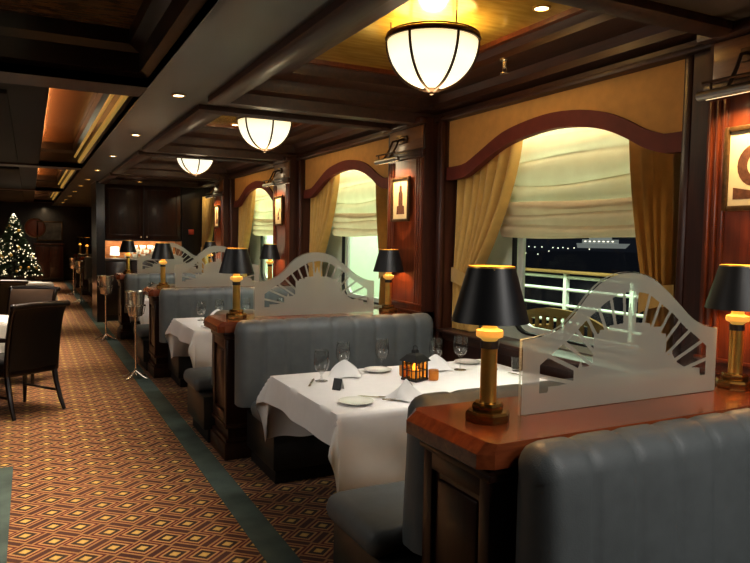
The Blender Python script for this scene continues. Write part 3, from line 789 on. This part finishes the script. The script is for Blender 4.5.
LAY = [  # kind, x, y (from divider), turn, label for the nearest table, labels for the others
 ('goblet', 1.47, 1.745, 0, 'water goblet nearest the aisle corner of the nearest table', 'water goblet nearest the aisle on the %s table'),
 ('goblet', 1.705, 1.968, 0, 'taller looking goblet just behind the left napkin of the nearest table', 'goblet behind the napkin on the %s table'),
 ('goblet', 1.985, 1.99, 0, 'goblet behind the far plate at the middle of the nearest table', 'goblet by the far plate on the %s table'),
 ('wine', 2.40, 1.72, 0, 'long stemmed wine glass right of the lantern on the nearest table', 'wine glass by the wall on the %s table'),
 ('wine', 2.60, 1.66, 0, 'wine glass half hidden by the nearest lamp column', None),
 ('tumbler', 2.13, 1.80, 0, 'low tumbler right behind the candle lantern', None),
 ('goblet', 2.33, 1.90, 0, 'goblet behind the right napkin of the nearest table', 'goblet at the window end on the %s table'),
 ('tumbler', 2.72, 1.56, 0, 'tumbler near the window end, left of the glass screen edge', None),
 ('plate', 1.43, 1.20, 0, 'white side plate at the near aisle corner of the nearest table', 'white side plate at the aisle corner of the %s table'),
 ('plate', 1.90, 1.88, 0, 'white side plate before the middle goblet of the nearest table', 'white side plate at the far side of the %s table'),
 ('plate', 2.58, 1.90, 0, 'white side plate at the window end of the nearest table', None),
 ('napkin', 1.72, 1.215, .5, 'standing napkin at the near side of the nearest table beside the banquette', None),
 ('napkin', 1.66, 1.84, -.5, 'draped napkin between the two left goblets of the nearest table', 'folded napkin on the %s table'),
 ('napkin', 2.27, 1.80, -.3, 'pointed napkin left of the wine glass on the nearest table', None),
 ('knife', 1.585, 1.26, .9, 'silver knife beside the near side plate', None),
 ('fork', 1.66, 1.17, 1.3, 'silver fork between side plate and near napkin', None),
 ('knife', 1.40, 1.72, -.5, 'silver knife by the aisle corner goblet', None),
 ('fork', 2.63, 1.42, .2, 'silver fork at the window end of the nearest table', None),
 ('lantern', 1.985, 1.575, .35, 'black caged lantern with lit candle on the nearest table', None),
 ('votive', 2.085, 1.53, 0, 'amber votive holder at the right of the lantern', None),
 ('votive', 1.985, 1.70, 0, 'amber votive holder at the left of the lantern', None),
 ('card', 1.475, 1.52, -.9, 'small black tent card near the aisle end of the nearest table', 'small black tent card on the %s table'),
]
for kk in range(3):
    for kind, x, y, rz, la, lb in LAY:
        if kk and not lb: continue
        if kk == 2 and kind not in ('goblet',): continue
        lab = la if kk == 0 else lb % ['', 'second', 'third'][kk]
        loc = (x, ROW[kk]+y, ZT)
        if kind not in used:
            used.add(kind); o = P[kind]; o.location = loc; o.rotation_euler.z = rz; tag(o, lab, CAT[kind], GRP[kind])
        else:
            o = dup(P[kind], loc, lab, rz, GRP[kind])

# ------------------------------------------------------------------ ceiling lights
def make_dome():
    t = thing('dome_light', '', 'ceiling light')
    r, d = .254, .275
    prof = [(r*math.sin(PI/2*i/14), -d*math.cos(PI/2*i/14)) for i in range(15)]
    m = MB(); m.lathe(prof, seg=48); m.build('opal_bowl', M['dome'], t, recalc=False)
    m = MB(); m.lathe([(r-.004,-.012),(r+.010,-.012),(r+.014,.0),(r+.010,.014),(r-.004,.014)], seg=48, closed=True); m.lathe([(r+.002,.018),(r+.006,.026),(r-.004,.03)], seg=48); m.build('rim', M['bronze'], t)
    for k in range(6):
        a = PI/6 + k*PI/3
        m = MB(); m.tube([((p+.003)*math.cos(a), (p+.003)*math.sin(a), z-.003) for p, z in prof], .0085, 6); m.build('rib', M['bronze'], t)
    m = MB(); m.lathe([(0,-d-.03),(.012,-d-.024),(.012,-d-.014),(.04,-d-.006),(.05,-d+.006),(0,-d+.006)], seg=16); m.build('finial', M['bronze'], t)
    for k in range(3):
        a = PI/6+k*2*PI/3
        m = MB(); m.tube([(.235*math.cos(a),.235*math.sin(a),.0),(.235*math.cos(a),.235*math.sin(a),.096)], .005, 6); m.build('hanger', M['bronze'], t)
    lamp('POINT', 'dome_bulb', (0,0,-.05), 22., (1,.74,.34), rad=.08, parent=t)
    lamp('POINT', 'dome_glow', (0,0,-.36), 6., (1,.80,.50), rad=.12, parent=t)
    return t
dm = make_dome()
for k in range(3):
    lab = 'opal glass dome light over the %s table' % ['nearest', 'second', 'third'][k]
    loc = (2.025, ROW[k]+1.52, 2.682)
    if k == 0: dm.location = loc; dm['label'] = lab; dm['group'] = 'dome ceiling lights'
    else: dup(dm, loc, lab, 0, 'dome ceiling lights')
def make_down():
    t = thing('downlight', '', 'downlight')
    m = MB(); m.lathe([(.046,0),(.048,-.006),(.036,-.009),(.034,0)], seg=24, closed=True); m.build('ring', M['brass'], t)
    m = MB(); m.lathe([(0,-.004),(.035,-.004)], seg=20); m.build('lens', M['lens'], t, recalc=False)
    return t
dl = make_down(); nd = 0
DL = []
for i, y in enumerate([4.71, 6.76, 8.72, 10.75, 12.65, 14.4, 16.4, 18.4, 20.3, 22.3, 24.0]):
    DL.append((.905, y, ZS, 'downlight in the grey aisle soffit, %s from the camera' % ['first','second','third','fourth','fifth','sixth','seventh','eighth','ninth','tenth','last'][i]))
for k in range(3):
    DL.append((2.00 if k else 2.38, ROW[k]+(2.48 if k else 1.03), 2.777, 'downlight in the gold panel near the %s dome light' % PLACE[k]))
DL += [(1.45, 10.55, ZS-.0, 'downlight beside the fourth divider beam'), (1.75, 12.6, ZS, 'downlight before the overhead cupboards'), (2.0, ROW[0]+.9, 2.777, 'unlit corner downlight')][1:2]
DL += [(.45, 15.9, 2.876, 'downlight in the tray above the tree'), (1.6, 14.9, ZS, 'first downlight beyond the overhead cupboards'), (1.6, 17.6, ZS, 'second downlight beyond the overhead cupboards')]
for i, (x, y, z, lab) in enumerate(DL):
    if i == 0: dl.location = (x,y,z); dl['label'] = lab; dl['group'] = 'recessed downlights'
    else: dup(dl, (x,y,z), lab, 0, 'recessed downlights')
t = thing('fire_sprinkler', 'small brass sprinkler head on the dark coffer by the nearest window', 'sprinkler', (2.62, 3.42, 2.655)); t.scale = (1.8, 1.8, 1.5)
MB().lathe([(0,.02),(.02,.02),(.022,.012),(.009,.01),(.008,-.02),(0,-.02)], seg=14).build('body', M['silver'], t)
MB().lathe([(0,-.04),(.016,-.04),(.016,-.037),(0,-.037)], seg=14).build('deflector', M['silver'], t)
m = MB()
for s in (-1,1): m.tube([(0,s*.007,-.01),(0,s*.012,-.028),(0,0,-.04)], .002, 5)
m.build('yoke', M['silver'], t)

# ------------------------------------------------------------------ ice buckets on stands
def make_stand():
    t = thing('bucket_stand', '', 'stand')
    m = MB(); m.lathe([(0,.035),(.03,.035),(.028,.05),(.015,.07),(.013,.11),(0,.11)], seg=18)
    for k in range(4):
        a = PI/4+k*PI/2; c, s = math.cos(a), math.sin(a)
        m.tube([(.01*c,.01*s,.085),(.05*c,.05*s,.06),(.10*c,.10*s,.03),(.145*c,.145*s,.012)], [.014,.016,.015,.012], 8, flat=.7); m.ball((.15*c,.15*s,.012), .012)
    m.build('base', M['silver'], t)
    m = MB(); m.lathe([(0,.10),(.011,.10),(.011,.653),(.02,.673),(.05,.683),(.05,.689),(0,.689)], seg=14); m.build('pole', M['silver'], t)
    m = MB(); m.lathe([(.099,.798),(.107,.798),(.107,.810),(.099,.810)], seg=30, closed=True)
    for k in range(3):
        a = k*2*PI/3; m.tube([(.045*math.cos(a),.045*math.sin(a),.685),(.085*math.cos(a),.085*math.sin(a),.713),(.104*math.cos(a),.104*math.sin(a),.803)], .004, 6)
    m.build('holder_ring', M['silver'], t)
    return t
def make_bucket():
    t = thing('ice_bucket', '', 'ice bucket')
    m = MB(); m.lathe([(0,0),(.068,0),(.074,.012),(.090,.15),(.100,.245),(.108,.262),(.108,.27),(.102,.27),(.095,.245),(.085,.15),(.069,.016),(0,.012)], seg=32); m.build('bucket', M['silver'], t)
    for s in (-1,1):
        m = MB(); m.tube([(s*.098,0,.235),(s*.118,0,.23),(s*.122,0,.205),(s*.112,0,.185),(s*.095,0,.185)], .006, 8); m.build('handle', M['silver'], t)
    return t
st = make_stand(); bk = make_bucket()
SP = [(1.02,7.72,'by the third divider'), (1.0,10.75,'by the fourth divider'), (1.02,16.75,'beyond the service cupboards'), (1.0,19.0,'farthest down the aisle')]
for i, (x, y, w) in enumerate(SP):
    la, lb = 'silver ice bucket stand on the green carpet strip %s' % w, 'silver wine bucket resting in the stand %s' % w
    if i == 0:
        st.location = (x,y,0); st['label'] = la; st['group'] = 'ice bucket stands'; bk.location = (x,y,.6895); bk.rotation_euler.z = .9; bk['label'] = lb; bk['group'] = 'ice buckets'
    else: dup(st, (x,y,0), la, .3*i, 'ice bucket stands'); dup(bk, (x,y,.6895), lb, .3*i, 'ice buckets')

# ------------------------------------------------------------------ dining chairs and tables left of the aisle
def make_chair(label, seatmat, backmat, loc, rz):
    t = thing('dining_chair', label, 'chair', loc, rz, 'aisle dining chairs')
    m = MB(); m.box(-.235,.235,-.20,.25,.40,.49,.035,3); m.build('seat', seatmat, t)
    m = MB(); m.box(-.24,.24,-.225,.245,.345,.405,.012); m.build('seat_frame', M['chairwood'], t)
    side = [(-.215,.40),(-.225,.52),(-.245,.66),(-.275,.80),(-.31,.90),(-.35,.955)]
    sp = smooth_poly(side, 4)
    for s in (-1,1):
        m = MB(); m.tube([(s*.235,y,z) for y, z in [(-.21,.36)]+sp], .021, 8, flat=1.1); m.build('back_post', M['chairwood'], t)
    m = MB(); th = .045
    m.grid(13, len(sp), lambda u, v: (-.225+.45*u, sp[int(round(v*(len(sp)-1)))][0]-.022-.02*(1-(2*u-1)**2)-.006*math.sin(PI*v), sp[int(round(v*(len(sp)-1)))][1]+.0))
    m.grid(13, len(sp), lambda u, v: (-.225+.45*u, sp[int(round(v*(len(sp)-1)))][0]+.030-.02*(1-(2*u-1)**2)+.02*math.sin(PI*v)*math.sin(PI*u), sp[int(round(v*(len(sp)-1)))][1]+.0))
    m.build('backrest', backmat, t, recalc=False)
    m = MB(); m.tube([(-.25,-.352,.955),(-.13,-.372,.962),(0,-.378,.966),(.13,-.372,.962),(.25,-.352,.955)], .027, 10); m.ball((-.252,-.352,.955), .03); m.ball((.252,-.352,.955), .03); m.build('top_rail', M['chairwood'], t)
    for s in (-1,1):
        m = MB(); m.tube([(s*.215,.205,.37),(s*.217,.212,.2),(s*.22,.222,0)], [.024,.02,.015], 8); m.build('leg', M['chairwood'], t)
        m = MB(); m.tube([(s*.222,-.20,.38),(s*.224,-.225,.25),(s*.232,-.27,.1),(s*.238,-.315,0)], [.025,.023,.02,.016], 8); m.build('leg', M['chairwood'], t)
        m = MB(); m.tube([(s*.222,-.245,.17),(s*.218,.213,.17)], .012, 8); m.build('stretcher', M['chairwood'], t)
        m = MB(); m.tube([(s*.24,-.25,.67),(s*.262,-.12,.665),(s*.266,.06,.655),(s*.255,.15,.63),(s*.25,.175,.58),(s*.235,.17,.47),(s*.23,.18,.38)], [.018,.02,.021,.02,.018,.017,.018], 8); m.build('arm', M['chairwood'], t)
    return t
make_chair('dark leather dining chair nearest on the left, its back to the camera', M['chairleather'], M['chairleather'], (-.115, 6.72, 0), .60)
make_chair('dining chair with tan back facing the camera behind the near chair', M['chairleather'], M['tanleather'], (-.10, 8.05, 0), PI-.42)
make_chair('black chair back at the left edge before the far white table', M['chairleather'], M['chairleather'], (-.33, 9.9, 0), .1)
def round_table(x, y, r, la, lb):
    t = thing('round_table', la, 'table', (x,y,0))
    MB().lathe([(0,.72),(r,.72),(r,.748),(0,.748)], seg=48).build('tabletop', M['wood_black'], t)
    MB().lathe([(0,0),(.24,0),(.24,.03),(.06,.06),(.05,.66),(.12,.72),(0,.72)], seg=20).build('pedestal', M['wood_black'], t)
    m = MB()
    def fn(u, v):
        a = 2*PI*u; rr = v*(r+.30)
        if rr <= r+.006: return (rr*math.cos(a), rr*math.sin(a), .7515)
        dr = rr-r-.006; q = r+.006+dr*(.16+.10*math.sin(11*a)); return (q*math.cos(a), q*math.sin(a), .7515-dr*.97)
    m.grid(97, 30, fn)
    o = m.build('tablecloth', M['cloth'], None, 75, (x,y,0)); tag(o, lb, 'tablecloth', 'round white tablecloths')
round_table(-.62, 7.35, .50, 'round table under the white cloth between the two left chairs', 'white cloth on the round table between the two left chairs')
round_table(-.16, 12.4, .5, 'round table under the far white cloth near the tree', 'white cloth on the far round table before the tree')

# ------------------------------------------------------------------ tree on a low dark plinth
t = thing('christmas_tree', 'lit christmas tree with warm white lights at the far left', 'christmas tree', (-.30, 17, .50))
m = MB(); m.tube([(0,0,0),(0,0,1.45)], [.04,.01], 8); m.build('trunk', M['wood_black'], t)
m = MB(); rr = random.Random(3)
for i in range(1500):
    h = rr.random()**1.35; z = .14+1.30*h; rad = (.52*(1-h)+.02)*(.5+.55*rr.random()); a = rr.uniform(0, 2*PI)
    p = Vector((rad*math.cos(a), rad*math.sin(a), z)); d = Vector((math.cos(a), math.sin(a), -.35+.5*rr.random())).normalized()*(.09+.07*rr.random())
    s = d.cross(Vector((0,0,1))).normalized()*.018
    m.bm.faces.new([m.bm.verts.new(q) for q in (p-d*.6-s, p-d*.6+s, p+d*.5+s*.4, p+d*.5-s*.4)])
    s2 = Vector((0,0,.02)); m.bm.faces.new([m.bm.verts.new(q) for q in (p-d*.6-s2, p-d*.6+s2, p+d*.5+s2*.3, p+d*.5-s2*.3)])
o = m.build('foliage', M['needles'], t, recalc=False); o['kind'] = 'stuff'
m = MB()
for i in range(300):
    h = rr.random()**1.4; z = .12+1.34*h; rad = (.52*(1-h)+.03)*(.75+.4*rr.random()); a = rr.uniform(0, 2*PI)
    bmesh.ops.create_icosphere(m.bm, subdivisions=1, radius=.009+.013*rr.random(), matrix=Matrix.Translation((rad*math.cos(a), rad*math.sin(a), z)))
o = m.build('fairy_lights', M['fairy'], t); o['kind'] = 'stuff'
m = MB(); m.ball((0,0,1.48), .025); m.build('tree_topper', M['fairy'], t)
for i in range(14):
    h = rr.random()*.85; rad = .5*(1-h)+.02; a = rr.uniform(PI, 2*PI)
    MB().ball((rad*math.cos(a), rad*math.sin(a), .15+1.3*h), .035).build('bauble', M['brass'], t)
t = thing('tree_plinth', 'dark round plinth under the christmas tree', 'plinth', (-.30, 17, 0))
MB().lathe([(0,0),(.55,0),(.55,.06),(.5,.08),(.5,.45),(.54,.47),(.54,.50),(0,.50)], seg=36).build('drum', M['wood_black'], t)
lamp('POINT', 'tree_fill', (-.1, 16.0, 1.5), 5, (1,.88,.6), rad=.3)  # added point light in front of the tree to light its needles

# ------------------------------------------------------------------ service cupboards at the back of the booths
YC = 13.05
m = MB(); m.box(1.06, 1.20, YC-.1, 14.0, 0, ZS); m.box(1.2, 3.2, 13.75, 13.85, 0, ZS); m.box(2.56, 3.2, YC, 13.75, 0, ZS); struct(m.build('wall_service', M['wood_black']))
m = MB(); m.box(1.20, 2.56, 13.72, 13.75, 1.14, 1.5); struct(m.build('trim_4', M['splash']))
t = thing('base_cupboard', 'dark service cupboard under the lit copper backsplash', 'cupboard', (1.205, YC, 0))
MB().box(0,1.35,.02,.66,.08,1.10).build('carcass', M['wood_black'], t)
MB().box(0.02,1.33,.06,.64,0,.08).build('plinth', M['plinth'], t)
for i in range(3):
    o = MB().box(.01+.447*i,.445+.447*i,0,.022,.12,1.08,.006).build('door', M['wood_black'], t)
    MB().ball((.40+.447*i,-.012,.8), .014).build('knob', M['silver'], o)
o = MB().box(1.205,2.555,YC-.02,YC+.668,1.10,1.138,.006).build('worktop', M['steel']); tag(o, 'polished worktop of the service cupboard at the back', 'worktop')
t = thing('overhead_cupboard', 'dark overhead cupboard with two small silver knobs', 'cupboard', (1.205, YC, 1.46))
MB().box(0,1.35,.02,.36,0,1.04).build('carcass', M['wood_black'], t)
for i in range(2):
    o = MB().box(.01+.67*i,.665+.67*i,0,.022,.03,1.02,.008).build('door', M['wood'], t)
    m = MB(); x0 = .01+.67*i
    for a in ((x0+.05,x0+.605,.09,.12),(x0+.05,x0+.605,.93,.96)): m.box(a[0],a[1],-.006,.0,a[2],a[3],.003)
    for a in ((x0+.05,x0+.08,.12,.93),(x0+.575,x0+.605,.12,.93)): m.box(a[0],a[1],-.006,.0,a[2],a[3],.003)
    m.build('panel_moulding', M['wood'], o)
    MB().ball((.62 if i == 0 else .725, -.014, .08), .02).build('knob', M['silver'], o)
lamp('AREA', 'under_cupboard_light', (1.85, 13.06, 1.45), 10., (1,.76,.48), size=(1.2,.05), aim=(0,.35,-1))
def make_cup():
    t = thing('coffee_cup', '', 'cup')
    MB().lathe([(0,0),(.035,0),(.05,.03),(.056,.08),(.053,.08),(.046,.03),(0,.008)], seg=18).build('bowl', M['china'], t)
    MB().tube([(.052,0,.068),(.076,0,.06),(.077,0,.036),(.048,0,.022)], .005, 6).build('handle', M['china'], t)
    return t
cp = make_cup(); n = 0
for lev in range(3):
    for i in range(7-lev):
        loc = (1.60+.137*i+.066*lev, YC+.12+.02*((i+lev)%2), 1.139+.0805*lev)
        if n == 0: cp.location = loc; cp['label'] = 'white coffee cup in the stacked heap on the back worktop'; cp['group'] = 'stacked coffee cups'
        else: dup(cp, loc, 'white coffee cup in the stacked heap on the back worktop', .4*n, 'stacked coffee cups')
        n += 1
t = thing('small_white_lamp', 'small glowing white box lamp at the left of the back worktop', 'lamp', (1.40, YC+.25, 1.139))
MB().lathe([(0,0),(.05,0),(.05,.012),(.012,.02),(.012,.06),(0,.06)], seg=16).build('base', M['brass'], t)
MB().lathe([(.085,.05),(.075,.21),(.072,.21),(.082,.05)], seg=24, closed=True).build('lamp_shade', emis('lit_white_shade', (1,.93,.75), 1.1), t)
t = thing('fire_alarm', 'small red fire alarm box on the dark wall by the last curtain', 'alarm', (2.72, YC-.002, 1.64))
MB().box(-.05,.05,-.05,0,-.05,.05,.008).build('housing', M['redbox'], t); MB().lathe([(0,0),(.02,0),(.02,.012),(0,.012)], seg=14).build('button', M['white'], t).rotation_euler.x = PI/2
t.children[1].location = (0,-.05,0)

# ------------------------------------------------------------------ end of the aisle
t = thing('sideboard', 'dark sideboard closing the far end of the aisle', 'sideboard', (.58, 24.7, 0))
MB().box(-.42,.42,-.22,.28,.08,1.2).build('carcass', M['wood_black'], t); MB().box(-.45,.45,-.25,.29,1.2,1.25,.01).build('top', M['wood'], t); MB().box(-.40,.40,-.2,.27,0,.08).build('plinth', M['plinth'], t)
for s in (0,1): MB().box(-.40+.405*s,-.005+.405*s,-.24,-.22,.14,1.15,.008).build('door', M['wood'], t)
t = thing('framed_picture', 'pale framed picture above the far sideboard', 'picture', (.62, YE-.02, 1.32))
m = MB(); 
for a in ((-.40,.40,0,.05),(-.40,.40,.62,.67),(-.40,-.35,.05,.62),(.35,.40,.05,.62)): m.box(a[0],a[1],-.03,0,a[2],a[3],.006)
m.build('frame', M['frame'], t); MB().box(-.35,.35,-.012,-.004,.05,.62).build('print', plain('grey_print', (.16,.14,.12), .5, var=.5, scale=5), t)
t = thing('wall_plaque', 'round red brown plaque on the end wall beside the picture', 'plaque', (.18, YE-.02, 1.75))
o = MB().lathe([(0,.03),(.22,.03),(.30,.018),(.32,0),(0,0)], seg=36).build('disc', plain('red_brown_plaque', (.20,.05,.025), .5), t); o.rotation_euler.x = PI/2
o = MB().lathe([(.30,.0),(.335,.0),(.33,.03),(.30,.025)], seg=36, closed=True).build('rim', M['frame'], t); o.rotation_euler.x = PI/2
lamp('SPOT', 'end_wall_light', (.5, 23.2, 2.45), 18, WARM, .05, aim=(0,1.6,-1.1), angle=70)

# ------------------------------------------------------------------ outside: promenade deck at night
m = MB(); m.box(3.2, 6.7, -2, 22, -.08, .0); o = struct(m.build('deck_floor', M['deck']))
m = MB(); m.box(3.2, 6.9, -2, 22, 3.2, 3.3); struct(m.build('deck_ceiling', M['white']))
m = MB(); m.box(3.25, 6.2, 8.9, 9.0, 0, 3.2)
for x in (3.55, 4.15, 4.75, 5.35): m.box(x-.02, x+.02, 8.885, 8.9, 0, 3.2)
struct(m.build('wall_deck_screen', M['paint']))
m = MB(); m.box(3.25, 6.2, 12.6, 12.7, 0, 3.2); struct(m.build('wall_deck_far', M['paint']))
t = thing('deck_railing', 'white deck railing with teak cap seen through the nearest window', 'railing', (6.5, 6.5, 0))
MB().box(-.07,.07,-7,2.3,1.14,1.18,.012).build('cap_rail', M['teak'], t)
for y in [-6.4+1.15*i for i in range(8)]: MB().box(-.03,.03,y-.03,y+.03,0,1.14).build('post', M['white'], t)
for z in (1.09, .92, .70, .48, .26): MB().tube([(0,-7,z),(0,2.3,z)], .022, 8).build('rail', M['white'], t)
def bench(y, lab):
    t = thing('deck_bench', lab, 'bench', (4.7, y, 0), group='deck benches')
    m = MB()                                     # slatted back seen from behind
    top = [(-.72,.72),(-.6,.80),(-.3,.88),(0,.90),(.3,.88),(.6,.80),(.72,.72)]
    strip(m, [(a, b) for a, b in smooth_poly(top)], [(a, b-.085) for a, b in smooth_poly(top)], -.02, .02); m.build('top_rail', M['teak'], t)
    MB().box(-.018,.018,-.70,.70,.48,.54).build('lower_rail', M['teak'], t)
    for i in range(13):
        y_ = -.64+.107*i; z = .90-.26*(abs(y_)/.72)**2.2
        MB().box(-.01,.01,y_-.022,y_+.022,.53,z-.05).build('slat', M['teak'], t)
    MB().box(0,.50,-.70,.70,.42,.455,.01).build('seat', M['teak'], t)
    for x in (0,.46):
        for s in (-1,1): MB().box(x-.03,x+.03,s*.69-.03,s*.69+.03,0,.72 if x == 0 else .62).build('leg', M['teak'], t)
    for s in (-1,1): MB().box(0,.5,s*.69-.03,s*.69+.03,.62,.65,.008).build('arm', M['teak'], t)
    return t
bench(5.15, 'slatted teak deck bench behind the left of the nearest glass screen'); bench(3.45, 'second slatted teak bench outside, right of the first')
lamp('AREA', 'deck_light', (5.2, 6.2, 3.15), 210, (.80,1.,.74), size=(.4, 3.5), aim=(0,0,-1))
lamp('AREA', 'deck_light_mid', (4.6, 7.9, 3.1), 38, (.80,1.,.74), size=(.5, .8), aim=(0,.7,-1))
lamp('AREA', 'deck_light_far', (4.7, 10.8, 3.15), 230, (.80,1.,.74), size=(.6, 2.), aim=(0,0,-1))
m = MB(); m.box(7, 900, -200, 900, -14.2, -14); o = m.build('sea', M['sea']); tag(o, 'dark night sea beyond the railing', 'sea', kind='stuff')
sl = None
for p in [(209.5, 254.9, -0.6), (211.3, 253.5, -0.8), (213.4, 251.7, -1.0), (215.9, 249.6, -0.9), (210.3, 254.3, -3.9), (214.5, 250.7, -4.3), (219.7, 246.3, -1.1), (221.4, 244.7, -1.3), (223.0, 243.2, -1.0), (224.7, 241.7, -1.4), (226.7, 239.8, -1.1), (218.3, 247.4, -2.8), (228.6, 232.0, -1.5)]:
    lab = 'tiny warm shore light across the dark water'
    if sl is None:
        sl = MB().ball((0,0,0), .26, u=8, v=6).build('shore_light', M['city']); sl.location = p; tag(sl, lab, 'light', 'shore lights across the water')
    else: dup(sl, p, lab, 0, 'shore lights across the water')
p = (235.6, 231., -1.); t = thing('ferry', 'white lit ship lying far off behind the railing', 'ship', p, -.79)
MB().prism([(-11,0),(10,0),(12,2.2),(-11.5,2.2)], 'y', -2, 2).build('hull', M['shipw'], t)
MB().box(-9,7,-1.8,1.8,2.2,4.0,.1).build('deckhouse', M['shipw'], t); MB().box(-6,4,-1.5,1.5,4.0,5.3,.1).build('bridge', M['shipw'], t)
MB().box(-3,-1,-.8,.8,5.3,6.8,.1).build('funnel', plain('red_funnel', (.5,.1,.05)), t)
for i in range(7): MB().box(-8+2*i,-7.2+2*i,-1.9,-1.78,2.9,3.3).build('lit_window', M['city'], t)

# ------------------------------------------------------------------ lights
for i, y in enumerate([4.71, 6.76, 8.72, 10.75, 12.65, 15.4, 18.4, 21.3, 24.0]):
    lamp('SPOT', 'aisle_downlight_beam', (.85, y, 2.49), 20, WARM, .03, aim=(-.42,0,-1), angle=80, blend=.9)
for k in range(3):
    lamp('SPOT', 'table_downlight_beam', (2.05, ROW[k]+1.5, 2.40), 100, (1,.94,.86), .06, aim=(-.0,0,-1), angle=72, blend=.7)
    lamp('SPOT', 'near_seat_fill_spot', (2.05, ROW[k]+.72, 2.42), 24, (1,.94,.86), .06, aim=(0,.1,-1), angle=66, blend=.8)  # added spot that lifts the near side of the cloth, no fixture here
    lamp('AREA', 'backrest_fill', (2.1, ROW[k]+1.75, 2.38), 3.6, (1,.98,.95), size=(.9, .3), aim=(0,.80,-1), spread=90)  # added fill aimed at the backrests facing the camera, no fixture here
lamp('SPOT', 'booth_downlight_beam', (1.7, .45, 2.45), 34, (1,.92,.82), .10, aim=(.1,.55,-1), angle=100, blend=.9)
for y, p in ((4.3, 15), (6.9, 15), (9.8, 24), (14., 36), (18., 46), (22.5, 46)):
    lamp('AREA', 'aisle_fill', (.08, y, 2.46), p, (1,.84,.66), size=(.8, 2.4), aim=(-.06,0,-1), spread=50)
lamp('AREA', 'aisle_side_fill', (-1.4, 3.4, 2.2), 6, (1,.93,.84), size=(.8, 2.2), aim=(1,.05,-.42), spread=90)
lamp('AREA', 'aisle_side_fill', (-1.4, 6.8, 2.2), 5, (1,.93,.84), size=(.8, 2.2), aim=(1,.05,-.42), spread=90)
lamp('AREA', 'booth_fill', (2.1, -.6, 2.35), 7.5, (1,.98,.95), size=(1.0, .6), aim=(0,1.,-.8), spread=100)
w = bpy.data.worlds.new('night'); sc.world = w; w.use_nodes = True
bg = w.node_tree.nodes['Background']; bg.inputs[0].default_value = (.010,.012,.018,1); bg.inputs[1].default_value = .6
sc.view_settings.view_transform = 'Standard'; sc.view_settings.look = 'None'; sc.view_settings.exposure = .2; sc.view_settings.gamma = .92
sc.cycles.max_bounces = 8; sc.cycles.transparent_max_bounces = 16; sc.cycles.sample_clamp_indirect = 4.; sc.cycles.caustics_reflective = False; sc.cycles.caustics_refractive = False
sc.cycles.use_denoising = True
